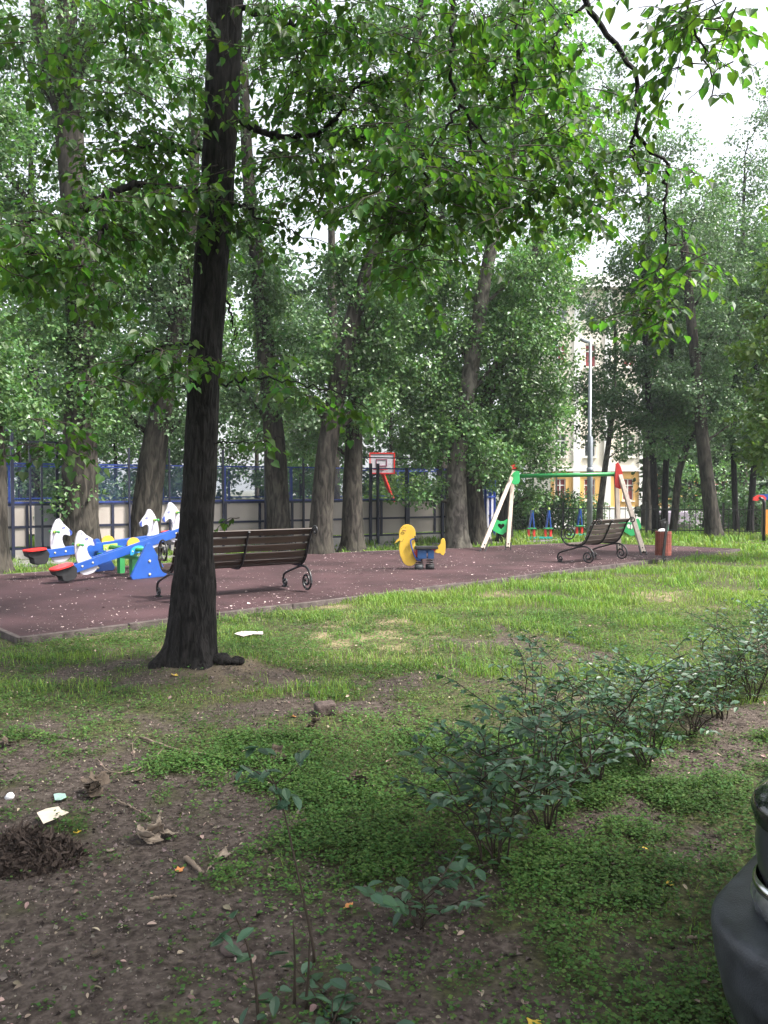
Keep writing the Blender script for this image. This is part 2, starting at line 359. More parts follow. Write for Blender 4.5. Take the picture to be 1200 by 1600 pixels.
# paved strip along the court boards
mb = MB(); A = np.array([-20., 8.3]); B = np.array([4.2, 23.4]); d = (B-A)/np.linalg.norm(B-A); nn = np.array([d[1], -d[0]])
for k, (z, w) in enumerate(((.012, 1.2),)):
    P4 = [A+nn*.2, B+nn*.2, B+nn*(.2+w), A+nn*(.2+w)]
    mb.add([(x, y, -.2) for x, y in P4]+[(x, y, z) for x, y in P4], [(4, 7, 6, 5), (0, 1, 5, 4), (1, 2, 6, 5), (2, 3, 7, 6), (3, 0, 4, 7)])
tag(mb.build('path', mat('asphalt_path', (.16, .155, .15), .95, .2, var=.2, scale=3, bump=.4, bscale=90)), 'grey asphalt path along the court boards', kind='structure')

# petals scattered on the rubber
P = np.stack([R.uniform(-8, 8.5, 60000), R.uniform(7.5, 20.5, 60000)], 1)
dens = fbm(P[:, 0]*.9, P[:, 1]*.9, 5, 3); kdist = np.abs((P[:, 0]+3.5)*.678-(P[:, 1]-7.66)*.735)
keep = inpoly(P[:, 0], P[:, 1], PG, -.012) & (R.random(len(P)) < .12+.5*sstep(.45, .7, dens)+.75*np.exp(-kdist/.45))
P = P[keep]; m_ = len(P); mb = MB()
th = R.uniform(0, 2*pi, m_); D = np.stack([np.cos(th), np.sin(th), R.uniform(-.1, .3, m_)], 1); Nn = np.stack([R.normal(0, .25, m_), R.normal(0, .25, m_), np.ones(m_)], 1)
leafmesh(mb, np.column_stack([P, np.full(m_, RZ+.004)]), D, Nn, R.gamma(2.2, .0055, m_)+.004, RHOMB, R)
tag(mb.build('fallen_petals', mat('petal', (.33, .26, .25), .8, .2, var=.4, scale=3, island=.8)), 'tiny pale petals scattered over the red rubber surface', 'petals', kind='stuff')

# ---- ground cover, blades, litter (stuff)
def scatter(n, y0, y1, marg=.8, xr=None):
    y = np.sqrt(R.uniform(y0*y0, y1*y1, n)); w = y*.4825+marg; x = R.uniform(-1, 1, n)*w
    return x, y
def offpave(x, y): return ~inpoly(x, y, PG, .014) & ~(inpoly(x, y, PG, .035) & (R.random(np.shape(x)) < .75))
M_clover = mat('clover_leaf', (.062, .125, .032), .7, .2, var=.35, scale=1.1, trans=.3, island=.35)
M_grass = mat('grass_blade', (.125, .235, .045), .6, .25, var=.35, scale=.7, trans=.35, island=.4, col2=(.18, .25, .07))
mb = MB()
x, y = scatter(75000, 1.9, 9.5, .5); x2, y2 = scatter(60000, 1.9, 4.8, .4); x = np.r_[x, x2]; y = np.r_[y, y2]; c = cover(x, y)*(1-.7*straw(x, y)); pn = sstep(.42, .62, fbm(x*2.6, y*2.6, 8, 3)); k = (R.random(len(x)) < (c**1.5)*(.20+.65*pn)+.06*sstep(-.9, -.1, x)+.02) & offpave(x, y)
x, y = x[k], y[k]; m_ = len(x); hgt = R.uniform(.008, .055, m_)*(.5+cover(x, y)*.8); rep = 4
X = np.repeat(x, rep); Y = np.repeat(y, rep); H = np.repeat(hgt, rep)*R.uniform(.4, 1.1, m_*rep); th = R.uniform(0, 2*pi, m_*rep); s = R.uniform(.006, .017, m_*rep)*(1+Y*.05)
C = np.stack([X+np.cos(th)*.012, Y+np.sin(th)*.012, gz(X, Y)+H], 1)
leafmesh(mb, C, np.stack([np.cos(th), np.sin(th), R.uniform(-.2, .5, m_*rep)], 1), np.stack([R.normal(0, .3, m_*rep), R.normal(0, .3, m_*rep), np.ones(m_*rep)], 1), s, (RHOMB[0]*np.array([1, 1.25, 1]), RHOMB[1]), R)
tag(mb.build('ground_cover', M_clover), 'low leafy green weeds creeping over the dark soil', 'weeds', kind='stuff')
mb = MB()
def blades(n, y0, y1, h0, h1, w0, pw, marg=1.0, fn=None):
    x, y = scatter(n, y0, y1, marg); c = cover(x, y)*(1-.55*straw(x, y)); pn = sstep(.3, .65, fbm(x*1.7, y*1.7, 3, 2)); k = (R.random(n) < c**pw*(.2+.8*pn)) & offpave(x, y)
    if fn is not None: k &= fn(x, y)
    x, y = x[k], y[k]; m_ = len(x); tall = .5+1.3*sstep(.35, .75, vn(x*2.2, y*2.2, 6)); h = R.uniform(h0, h1, m_)*tall; w = w0*(1+y*.09)*R.uniform(.7, 1.3, m_)
    th = R.uniform(0, 2*pi, m_); ln = R.uniform(.1, .9, m_)*h; dx, dy = np.cos(th), np.sin(th); z = gz(x, y)-.004
    b0 = np.stack([x-dy*w/2, y+dx*w/2, z], 1); b1 = np.stack([x+dy*w/2, y-dx*w/2, z], 1)
    m0 = np.stack([x+dx*ln*.35-dy*w*.4, y+dy*ln*.35+dx*w*.4, z+h*.6], 1); m1 = np.stack([x+dx*ln*.35+dy*w*.4, y+dy*ln*.35-dx*w*.4, z+h*.6], 1); t = np.stack([x+dx*ln, y+dy*ln, z+h*.95], 1)
    V = np.stack([b0, b1, m1, m0, t], 1).reshape(-1, 3); o = np.arange(m_)[:, None]*5
    mb.add(V, [np.array([[0, 1, 2, 3]])+o, np.array([[3, 2, 4]])+o]) if False else None
    mb.V.append(V); mb.F += [np.array([[0, 1, 2, 3]])+o+mb.n, np.array([[3, 2, 4]])+o+mb.n]; mb.S += [np.full(m_, False)]*2; mb.n += len(V)
blades(12000, 2.0, 6.0, .012, .04, .0022, 1.6, .6)
blades(110000, 5.5, 11, .02, .065, .0034, 1.3, .8)
blades(150000, 10, 20, .03, .085, .005, 1.0, .8)
blades(60000, 17, 27, .06, .14, .011, .6, 1.0)
tag(mb.build('grass', M_grass), 'patchy park grass growing brighter towards the playground', 'grass', kind='stuff')
# crumbs of soil, chips and pale flecks
mb = MB(); x, y = scatter(80000, 1.9, 7.5, .4); k = (R.random(len(x)) < 1-.85*cover(x, y)) & offpave(x, y); x, y = x[k], y[k]; m_ = len(x)
s = R.gamma(1.2, .0022, m_)+.0012; th = R.uniform(0, 2*pi, m_)
leafmesh(mb, np.stack([x, y, gz(x, y)+.004], 1), np.stack([np.cos(th), np.sin(th), R.normal(0, .4, m_)], 1), np.stack([R.normal(0, .6, m_), R.normal(0, .6, m_), np.ones(m_)], 1), s*1.6, (RHOMB[0]*np.array([1, 1.3, 3.5]), RHOMB[1]), R)
tag(mb.build('soil_crumbs', mat('soil_crumb', (.13, .11, .098), .95, .1, var=.35, island=.8)), 'loose crumbs and clods of dark soil', 'soil', kind='stuff')
mb = MB(); x, y = scatter(17000, 1.9, 10, .4); k = (R.random(len(x)) < .5+.45*(1-cover(x, y))) & offpave(x, y); x, y = x[k], y[k]; m_ = len(x); th = R.uniform(0, 2*pi, m_)
leafmesh(mb, np.stack([x, y, gz(x, y)+.01+.02*cover(x, y)], 1), np.stack([np.cos(th), np.sin(th), R.normal(0, .25, m_)], 1), np.stack([R.normal(0, .4, m_), R.normal(0, .4, m_), np.ones(m_)], 1), R.gamma(1.6, .0055, m_)+.004, OVAL, R, .3)
tag(mb.build('leaf_litter', mat('litter_fleck', (.20, .16, .125), .9, .15, var=.4, island=.8)), 'small scraps of dry brown leaf litter on the soil', 'leaf litter', kind='stuff')
# ---------------------------------------------------------------- building beyond the park
BY = 60.0
def bx(px): return (px-600)/F*BY
def bz(py): return at(600, py, BY)[2]
bl = thing('apartment_building', 'pale multi-storey building with a yellow ground floor behind the right trees', 'building', (18, BY, -3))
def loc(v): return np.asarray(v, float)-np.array([18, BY, -3])
x0, x1 = bx(862), bx(1290); zb = -3.2; zt = bz(452); zy = bz(734); zbase = bz(792)
cols = [875, 921, 981, 1026, 1075, 1125, 1175, 1225, 1270]; rows = [(748, 782), (678, 714), (608, 644), (538, 574)]; rows2 = [(468, 504)]
def facade(za, zb_, mat_, name, off=0):
    m = MB(); hs = [(bz(b), bz(a)) for a, b in rows+rows2 if za <= bz(b) and bz(a) <= zb_]; hs.sort(); hw = .42
    xs_ = [x0]+[v for c in cols for v in (bx(c)-hw, bx(c)+hw)]+[x1]
    zs = [za]+[v for h in hs for v in h]+[zb_]
    for i in range(len(xs_)-1):
        for j in range(len(zs)-1):
            if i % 2 == 1 and j % 2 == 1: continue
            m.box(loc(((xs_[i]+xs_[i+1])/2, BY+.25+off, (zs[j]+zs[j+1])/2)), (xs_[i+1]-xs_[i], .5, zs[j+1]-zs[j]))
    return m.build(name, mat_, bl)
facade(zbase, zy, M_wally, 'yellow_storey'); facade(zy, zt, M_wallw, 'upper_wall')
m = MB(); m.box(loc(((x0+x1)/2, BY+.22, (zb+zbase)/2)), (x1-x0+.1, .6, zbase-zb)); m.build('plinth', M_trim, bl)
m = MB(); m.box(loc(((x0+x1)/2, BY+6.0, (zb+zt)/2-.2)), (x1-x0-.05, 10.9, zt-zb-.5)); m.build('rear_block', M_wallw, bl)
m = MB(); m.box(loc(((x0+x1)/2, BY-.15, zt+.2)), (x1-x0+.6, 1.2, .4)); m.box(loc(((x0+x1)/2, BY+5, zt+.6)), (x1-x0, 11, .5)); m.build('cornice', M_trim, bl)
m = MB(); m.box(loc(((x0+x1)/2, BY-.06, zy+.02)), (x1-x0+.1, .18, .28)); m.build('band', M_trim, bl)
m = MB()
for c in (900, 948, 1003, 1100, 1200): m.box(loc((bx(c), BY-.05, (zbase+zt)/2)), (.5, .16, zt-zbase-.1))
m.build('pilaster', M_trim, bl)
for ri, (a, b) in enumerate(rows+rows2):
    for ci, c in enumerate(cols):
        z0, z1 = bz(b), bz(a); h = z1-z0; zc = (z0+z1)/2
        fr = MB()
        for dx in (-.39, 0, .39): fr.box(loc((bx(c)+dx, BY+.12, zc)), (.07, .08, h-.01))
        for dz in (-h/2+.04, h*.2, h/2-.04): fr.box(loc((bx(c), BY+.121, zc+dz)), (.83, .076, .07))
        w = fr.build('window', M_trim, bl)
        MB().box(loc((bx(c), BY+.19, zc)), (.84, .02, h)).build('pane', M_glass if (ci*3+ri*5) % 3 else M_curtain, w)
        MB().box(loc((bx(c), BY-.04, z0-.05)), (1.0, .2, .08)).build('sill', M_trim, w)
dp = MB(); dp.tube([loc((bx(868.5), BY-.12, bz(790))), loc((bx(868.5), BY-.12, zt))], .07, 8); dp.build('drainpipe', M_lamp, bl)
# low pale annex and parked car beyond the railings
sh = thing('market_canopy', 'low white pavilion with a lilac roof edge behind the railings', 'pavilion', (12.3, 33, -1.55), 0)
m = MB(); m.box((0, 0, 1.95), (2.3, 2.4, .10)); m.box((0, -1.15, 1.75), (2.32, .12, .4)); m.build('canopy', mat('lilac_awning', (.42, .36, .44), .7, .2), sh)
for dx in (-1.05, .1, 1.0):
    m = MB(); m.box((dx, -1.1, .76), (.10, .10, 1.5)); m.build('post', M_trim, sh)
m = MB(); m.box((0, 1.1, .85), (2.1, .08, 1.7)); m.build('back_panel', mat('shed_panel', (.24, .22, .2), .8, .2), sh)

# ---------------------------------------------------------------- ball court
A = np.array([-9.6, 15.15]); B = np.array([3.05, 22.95]); d2 = (B-A); LL = np.hypot(*d2); d2 = d2/LL; ang = math.atan2(d2[1], d2[0])
ct = thing('ball_court_fence', 'long court wall of beige boards in a navy frame with blue wire mesh above', 'court fence', (*A, 0), ang)
H1 = 1.13; mod = .86; nm = int(LL/mod); gap = [i for i in range(nm) if abs((A+d2*mod*(i+.5))[0]/(A+d2*mod*(i+.5))[1]*F+600-75) < 22][:1]
fr = MB()
for i in range(nm):
    xm = (i+.5)*mod
    if i in gap: continue
    for zc, hh in ((.44, .40), (.86, .42)): bd = MB(); bd.box((xm, 0, zc+.02), (mod-.02, .03, hh)); bd.build('board_panel', M_board, ct)
for i in range(nm+1):
    fr.box((i*mod, -.02, .60), (.055, .06, 1.10))
for z in (.215, .66, 1.125): fr.box((LL/2, -.021, z), (LL, .05, .05))
fr.build('board_frame', M_navy, ct)
m = MB(); m.box((LL/2, .0, .08), (LL, .12, .22)); m.build('base_strip', M_conc, ct)
m = MB(); gx = (gap[0]+.5)*mod if gap else 2; m.box((gx, .25, .62), (.5, .03, 1.0)); m.build('bright_opening_panel', M_white, ct)  # plain white panel stands in for the bright background seen through the opening
m = MB()
for i in range(0, nm+1, 2): m.box((i*mod+.0, .03, 1.56), (.06, .05, .84))
for z in (1.16, 1.97): m.box((LL/2, .031, z), (LL, .035, .035))
m.build('mesh_frame', M_mblue, ct)
m = MB(); z0, z1 = 1.16, 1.97; st = .045; hh = z1-z0; n_ = int((LL+hh)/st)
for sgn in (1, -1):
    for k in range(n_):
        xa = k*st-hh if sgn > 0 else k*st; xb = xa+sgn*hh; za, zb_ = z0, z1
        lo, hi = (xa, xb)
        def clip(x, z, xo, zo):
            if x < 0: t = (0-x)/(xo-x); return 0, z+(zo-z)*t
            if x > LL: t = (LL-x)/(xo-x); return LL, z+(zo-z)*t
            return x, z
        if (xa < 0 and xb < 0) or (xa > LL and xb > LL): continue
        a_ = clip(xa, za, xb, zb_); b_ = clip(xb, zb_, xa, za); w = .0035
        m.V.append(np.array([(a_[0]-w, .03+sgn*.004, a_[1]), (a_[0]+w, .03+sgn*.004, a_[1]), (b_[0]+w, .03+sgn*.004, b_[1]), (b_[0]-w, .03+sgn*.004, b_[1])])); m.F.append(np.array([[0, 1, 2, 3]])+m.n); m.S.append(np.array([False])); m.n += 4
m.build('wire_mesh', mat('blue_wire', (.03, .06, .16), .5, .4), ct)
for px in (18, 44, 62, 88, 200, 262, 345, 412, 470, 575, 587, 632, 688, 695):
    # upright posts where the photo shows them
    t_ = 0
    for k in range(400):
        p = A+d2*LL*k/400
        if 600+F*p[0]/p[1] >= px: t_ = LL*k/400; break
    h_ = {18: 2.62, 88: 2.4, 575: 2.1, 587: 2.1}.get(px, 2.0 if px in (62, 688, 695, 632) else 2.35)
    m = MB(); m.box((t_, -.09, h_/2), (.035 if px in (44, 62, 200, 470, 262, 345) else .06, .07, h_)); m.build('post', M_navy, ct)
    if px in (18, 88, 412): m2 = MB(); m2.box((t_-(.25 if px == 88 else 0), -.091, h_+.02), (.9 if px != 88 else .6, .05, .04)); m2.build('cross_arm', M_navy, ct)
m = MB(); m.box((LL-2.5, -.07, 2.25), (4.4, .03, .03)); m.build('top_wire', M_navy, ct)
# basketball hoop inside the court
hb = at(597, 724, 24.6)
hp = thing('basketball_hoop', 'white backboard with red edge on a slanting red arm behind the court wall', 'basketball hoop', (hb[0], hb[1], 0), radians(8))
z = hb[2]; m = MB(); m.box((0, 0, z), (.74, .03, .62)); bb = m.build('backboard', M_white, hp)
m = MB()
for a_, s_ in (((0, -.02, z+.31), (.78, .03, .035)), ((0, -.02, z-.31), (.78, .03, .035)), ((-.38, -.02, z), (.035, .03, .66)), ((.38, -.02, z), (.035, .03, .66))): m.box(a_, s_)
m.build('border', M_red, bb)
m = MB()
for a_, s_ in (((-.02, -.02, z+.12), (.32, .02, .02)), ((-.02, -.02, z-.08), (.32, .02, .02)), ((-.18, -.02, z+.02), (.02, .02, .22)), ((.14, -.02, z+.02), (.02, .02, .22))): m.box(a_, s_)
m.build('target_square', mat('maroon_line', (.2, .03, .08), .5), bb)
m = MB(); th = np.linspace(0, 2*pi, 25)[:-1]; m.tube(np.stack([-.1+.22*np.cos(th), -.3+.22*np.sin(th), np.full(24, z-.2)], 1), .012, 6, closed=True); m.build('rim', M_red, hp)
m = MB(); m.beam((.02, .1, z-.28), (.52, .9, .95), .09, .09); m.beam((0, -.02, z-.15), (.03, .14, z-.3), .08, .08); m.build('arm', M_red, hp)
m = MB(); m.beam((.52, .9, 0), (.52, .9, 1.1), .10, .10, up=(1, 0, 0)); m.build('post', M_red, hp)
# mesh frame of the far court side
cf = thing('court_rear_fence', 'blue posts and rails of the court side farthest away', 'court fence', (*(A+np.array([-3, 6.5])), 0), ang)
for k in range(9):
    m = MB(); m.box((k*2.2, 0, 1.05), (.06, .06, 2.1)); m.build('post', M_mblue, cf)
m = MB(); m.box((8.8, .0, 2.08), (17.7, .04, .04)); m.box((8.8, .0, 1.15), (17.7, .04, .04)); m.build('rail', M_mblue, cf)
m = MB(); m.box((8.8, .04, .6), (17.6, .03, .98)); m.build('board_panel', M_board, cf)
# end frame by the poplars
ef = at(762, 800, 22.5)
cs = thing('court_end_frame', 'short blue court end panel between the right poplar trunks', 'court fence', (ef[0], ef[1], 0), radians(75))
for k, (dx, hh) in enumerate(((-.5, 2.0), (.5, 1.9), (1.5, 1.9))):
    m = MB(); m.box((dx, 0, hh/2), (.07, .07, hh)); m.build('post', M_mblue, cs)
m = MB(); m.box((.5, .04, .75), (2.0, .03, .9)); m.build('board_panel', M_white, cs)
m = MB(); m.box((.5, 0, 1.88), (2, .04, .04)); m.box((.5, 0, 1.2), (2, .04, .04)); m.build('rail', M_mblue, cs)

# ---------------------------------------------------------------- picket railing on the right
rail_pts = [at(770, 800, 25.5)[:2], at(880, 800, 25.2)[:2], at(1010, 800, 24.6)[:2], at(1130, 800, 24)[:2], at(1260, 800, 23.4)[:2], at(1420, 800, 22.6)[:2]]
rl = thing('park_railing', 'long dark metal picket railing at the far edge of the right lawn', 'railing', (*rail_pts[0], 0))
o0 = np.array([*rail_pts[0], 0])
for i in range(len(rail_pts)-1):
    a, b = rail_pts[i], rail_pts[i+1]; d = b-a; L_ = np.hypot(*d); rz_ = math.atan2(d[1], d[0]); k = int(L_/.15); Rm = np.array([[cos(rz_), -sin(rz_), 0], [sin(rz_), cos(rz_), 0], [0, 0, 1]])
    m = MB()
    for q in range(1, k): m.box(np.array([*(a+d*q/k), .47])-o0, (.018, .018, .92), Rm)
    m.build('picket_section', M_iron, rl)
    m = MB()
    for z_ in (.16, .80): m.beam(np.array([*a, z_])-o0, np.array([*b, z_])-o0, .035, .03)
    m.build('rail', M_iron, rl)
    m = MB(); m.box(np.array([*a, .5])-o0, (.06, .06, 1.02), Rm); m.build('post', M_iron, rl)

# ---------------------------------------------------------------- street lamp
lb = at(921, 838, 23.0); lt = at(919, 537, 23.0)
lp = thing('street_lamp', 'tall slim grey street lamp rising behind the swing beam', 'street lamp', (lb[0], lb[1], 0))
hz = lt[2]; m = MB(); m.tube([(0, 0, -.1), (0, 0, hz*.52), (-.02, 0, hz*.53), (-.02, 0, hz)], [.085, .08, .052, .045], 12); m.build('pole', M_lamp, lp)
m = MB(); m.cyl((0, 0, 1.9), (0, 0, 2.05), .1); m.cyl((0, 0, -.02), (0, 0, .05), .16); m.build('collar', M_lamp, lp)
m = MB(); m.beam((0, 0, hz-.03), (-.12, -.02, hz+.06), .06, .05); m.beam((-.05, -.01, hz+.03), (-.32, -.05, hz+.12), .15, .055); m.build('lamp_head', M_lamp, lp, bevel=.012)
m = MB(); m.beam((-.10, -.02, hz+.012), (-.28, -.05, hz+.072), .12, .015); m.build('lamp_glass', M_lens, lp)

# ---------------------------------------------------------------- equipment beyond: small carousel seats, red-topped post, play panel
def rocker(px, py, Y, label, n2=2):
    p = at(px, py, Y); t = thing('rocking_seesaw', label, 'playground toy', (p[0], p[1], -.03), .1); t.scale = (.85, .85, .85)
    m = MB(); m.box((0, 0, .12), (.82, .14, .06)); m.build('beam', mat('turquoise_plastic', (.02, .30, .26), .4, .4), t)
    for dx in ((-.28, .28) if n2 == 2 else (0,)):
        m = MB(); m.beam((dx-.07, 0, .42), (dx+.02, 0, 1.02), .16, .03); m.beam((dx+.10, 0, .42), (dx+.04, 0, 1.02), .05, .04); m.build('backrest', M_blue, t, bevel=.008)
        m = MB(); m.box((dx, 0, .42), (.30, .2, .045)); m.build('seat', M_green, t, bevel=.01)
        for k in (-.09, .09): m = MB(); m.box((dx+k, 0, .27), (.07, .08, .27)); m.build('leg', M_red, t)
        m = MB(); m.ball((dx+.03, 0, 1.06), .045); m.build('knob', M_lime, t)
    return t
rocker(843, 836, 22.2, 'turquoise rocking toy with two blue seat backs behind the swing frame')
rocker(905, 834, 23.6, 'single blue and red spring toy just left of the street lamp', 1)
p = at(1193, 848, 21.8)
rt = thing('play_tower_post', 'dark post topped by a red bracket at the right edge of the lawn', 'playground toy', (p[0], p[1], 0))
m = MB(); m.tube([(0, 0, 0), (0, 0, 1.05), (-.04, 0, 1.14), (-.16, 0, 1.2)], .045, 8); m.build('post', M_iron, rt)
m = MB(); m.prism([(-.32, 1.12), (-.30, 1.2), (-.16, 1.27), (-.02, 1.25), (.05, 1.18), (.02, 1.12), (-.12, 1.16), (-.2, 1.1)], .05); m.build('bracket', M_red, rt)
p = at(1222, 850, 22.6)
pn = thing('play_house', 'orange and blue playhouse front partly cut by the right edge', 'playhouse', (p[0], p[1], 0), -.1)
m = MB(); m.box((0, 0, .42), (1.0, .04, .84)); m.build('wall', mat('orange_board', (.72, .30, .05), .5), pn)
m = MB(); m.box((0, 0, 1.2), (1.3, .05, .16)); m.build('roof_board', M_blue, pn)
for dx in (-.5, .5): m = MB(); m.box((dx, 0.05, .6), (.07, .07, 1.2)); m.build('post', M_timber, pn)
# ---------------------------------------------------------------- benches
def spiral(cx, cz, r0, r1, a0, turns, n=40):
    t = np.linspace(0, 1, n); a = a0+turns*2*pi*t; r = r0+(r1-r0)*t**.8
    return np.stack([cx+r*np.cos(a), cz+r*np.sin(a)], 1)
def bez(P, n=24):
    P = np.array(P, float); k = len(P); out = []
    Q = np.vstack([2*P[0]-P[1], P, 2*P[-1]-P[-2]])
    for i in range(k-1):
        p0, p1, p2, p3 = Q[i:i+4]; t = np.linspace(0, 1, n//2, endpoint=False)[:, None]
        out.append(.5*((2*p1)+(p2-p0)*t+(2*p0-5*p1+4*p2-p3)*t**2+(3*p1-p0-3*p2+p3)*t**3))
    return np.vstack(out+[P[-1:]])
def bench(loc_, rz, L_, label, slatm, armturn=1.6):
    # local: length X, the sitter faces +Y; profile coordinates are (y, z)
    b = thing('park_bench', label, 'bench', loc_, rz)
    top = (-.34, .90)
    back = bez([(-.33, .875), (-.27, .80), (-.19, .62), (-.10, .45), (.02, .365), (.16, .352)])
    seat = bez([(.16, .352), (.30, .36), (.41, .42), (.475, .53), (.47, .66)])
    arm = spiral(.30, .60, .185, .03, radians(15), armturn, 46)
    curl = spiral(-.395, .86, .07, .02, radians(12), 1.35, 26)
    bow = bez([(.565, .06), (.56, .13), (.50, .20), (.22, .29), (.0, .345), (-.14, .335), (-.245, .26), (-.285, .15)])
    fs = spiral(.50, .075, .066, .018, .0, -1.5, 26); fs = np.vstack([fs]); 
    rs = spiral(-.145, .15, .14, .025, radians(178), 1.7, 44)
    fy = lambda C, x: np.stack([np.full(len(C), x), C[:, 0], C[:, 1]], 1)
    for x in (.03, L_-.03):
        m = MB(); m.tube(fy(np.vstack([back, seat[1:]]), x), .017, 8, flat=(1, 1)); m.tube(fy(arm, x), .014, 8); m.tube(fy(curl, x), .013, 8); m.build('side_frame', M_iron, b)
        m = MB(); m.tube(fy(bow, x), .017, 8); m.tube(fy(fs, x), .014, 8); m.tube(fy(rs, x), .016, 8); m.box((x, .50, .012), (.05, .12, .012)); m.build('leg', M_iron, b)
        m = MB(); m.box((x, .34, .50), (.055, .22, .02)); m.build('armrest_pad', slatm, b)
    m = MB(); m.tube(fy(np.vstack([back[2:], seat[1:14]]), L_/2), .016, 6); m.build('centre_strap', M_iron, b)
    # slats along the frame curve
    cv = np.vstack([back[1:], seat[1:]]); s = np.r_[0, np.cumsum(np.hypot(*np.diff(cv, axis=0).T))]
    for k, q in enumerate([.05, .165, .28, .395, .51, .62, .72, .81, .90]):
        if q > s[-1]: break
        y_, z_ = np.interp(q, s, cv[:, 0]), np.interp(q, s, cv[:, 1]); y2, z2 = np.interp(q+.03, s, cv[:, 0]), np.interp(q+.03, s, cv[:, 1])
        dy, dz = y2-y_, z2-z_; n_ = math.hypot(dy, dz); dy /= n_; dz /= n_
        Rm = np.array([[1, 0, 0], [0, dy, -dz], [0, dz, dy]]).astype(float)   # columns: x, along, normal
        nrm = np.array([0, -dz, dy]); nrm = nrm if nrm[2] > 0 or nrm[1] > 0 else -nrm
        Rm = np.stack([np.array([1., 0, 0]), np.array([0, dy, dz]), np.cross([1., 0, 0], [0, dy, dz])], 1)
        c = np.array([L_/2, y_, z_])+np.array([0, -dz, dy])*(-.0 if False else 0)
        off = np.array([0, abs(dz), abs(dy)])*.028
        m = MB(); m.box(c+off, (L_, .094 if k < 6 else .075, .026), Rm); m.build('slat', slatm, b, bevel=.006)
    return b
bench((-2.72, 10.05, RZ), radians(34), 1.92, 'dark brown slatted bench with black scroll legs just behind the big trunk', M_slat)
b2_ = bench((3.70, 14.95, RZ), math.atan2(.70, .72), 1.38, 'weathered slatted bench with wrought iron scrolls left of the litter bin', M_slatg, 1.9); b2_.scale = (.93, .93, .93)

# ---------------------------------------------------------------- litter bin
bp = gp(1031, 879)
bi = thing('litter_bin', 'reddish slatted litter bin on a black post frame at the rubber edge', 'bin', (bp[0], bp[1], 0), radians(12))
m = MB(); m.beam((-.05, -.17, .0), (.045, -.17, .82), .05, .02, up=(0, 1, 0)); m.beam((.17, .12, 0), (.17, .12, .80), .05, .02, up=(0, 1, 0)); m.beam((-.04, -.17, .07), (.16, .1, .07), .03, .02); m.build('post_frame', M_iron, bi)
m = MB(); nS = 22
for k in range(nS):
    a = 2*pi*k/nS; c = np.array([.055+.145*cos(a), -.02+.145*sin(a), .385]); Rm = np.array([[cos(a), -sin(a), 0], [sin(a), cos(a), 0], [0, 0, 1]]); m.box(c, (.014, .036, .47), Rm)
for z_ in (.20, .385, .57):
    th = np.linspace(0, 2*pi, 33)[:-1]; m.tube(np.stack([.055+.155*np.cos(th), -.02+.155*np.sin(th), np.full(32, z_)], 1), .006, 6, closed=True)
m.cyl((.055, -.02, .16), (.055, -.02, .6), .134, 24); m.build('bucket', M_terra, bi)
m = MB(); m.beam((.16, .11, .66), (.10, .09, .84), .13, .05, up=(0, 1, 0)); m.ball((.15, .11, .76), .075, sc=(1.1, .7, 1)); m.build('black_cap', M_iron, bi)
V0 = MB(); V0.ball((.02, -.05, .62), .085, 16, (1.2, 1, .6)); v = V0.V[-1]; v += .02*(np.stack([vn(v[:, 0]*40, v[:, 1]*40, v[:, 2]*40+q) for q in (1, 9, 17)], 1)-.5)
w = V0.build('plastic_bag', M_bag); w.location = bi.location; w.rotation_euler = bi.rotation_euler; tag(w, 'crumpled white bag poking out of the litter bin', 'bag')
V0 = MB(); V0.tube([(.13, -.01, .58), (.15, .0, .66), (.165, .01, .70), (.17, .012, .74)], [.03, .03, .016, .012], 10); w = V0.build('bottle', mat('green_glass', (.02, .10, .05), .15, .5)); w.location = bi.location; w.rotation_euler = bi.rotation_euler; tag(w, 'small green bottle standing at the right rim of the litter bin', 'bottle')

# ---------------------------------------------------------------- double see-saw with horse heads
T1 = np.array([-3.74, 12.62]); ax = np.array([-.77, .64])           # axle runs away from the near blue triangle
bd_ = np.array([.64, .77])                                         # boards run along this
ss = thing('double_seesaw_frame', 'green axle frame between two blue triangular end boards under the see-saws', 'see-saw stand', (*T1, RZ), math.atan2(bd_[1], bd_[0]))
# local: X along the boards, Y = away along the axle
def tri():
    P = [(-.30, .0), (-.33, .05), (-.05, .53), (-.02, .56), (.02, .56), (.05, .53), (.33, .05), (.30, .0)]
    return P
for yy in (0, 1.52):
    m = MB(); M4 = np.eye(4); M4[1, 3] = yy; m.prism(tri(), .045, M4); t = m.build('end_board', M_blue, ss, bevel=.005)
    m = MB()
    for z_ in (.06, .27): m.ball((0, yy-.03, z_), .022, 10, (1, .7, 1))
    m.build('bolt_cap', M_bolt, t)
m = MB(); m.cyl((0, .02, .44), (0, 1.5, .44), .035, 14); m.beam((-.0, .05, .30), (0, 1.47, .30), .07, .05); m.build('axle', M_green, ss)
for yy in (.62, .98): m = MB(); m.box((.12, yy, .16), (.09, .09, .34)); m.box((.06, yy, .33), (.2, .08, .05)); m.build('post', M_green, ss)
HORSE = np.array([(-.115, -.10), (-.10, .0), (-.115, .11), (-.105, .24), (-.085, .34), (-.045, .43), (.0, .50), (.03, .525), (.07, .53), (.095, .50), (.13, .44), (.195, .375), (.235, .33), (.26, .305),
                  (.262, .275), (.248, .245), (.215, .235), (.16, .262), (.118, .262), (.093, .235), (.088, .19), (.10, .12), (.14, .04), (.19, -.01), (.20, -.09), (.17, -.13), (.10, -.165), (.0, -.165), (-.07, -.145)])
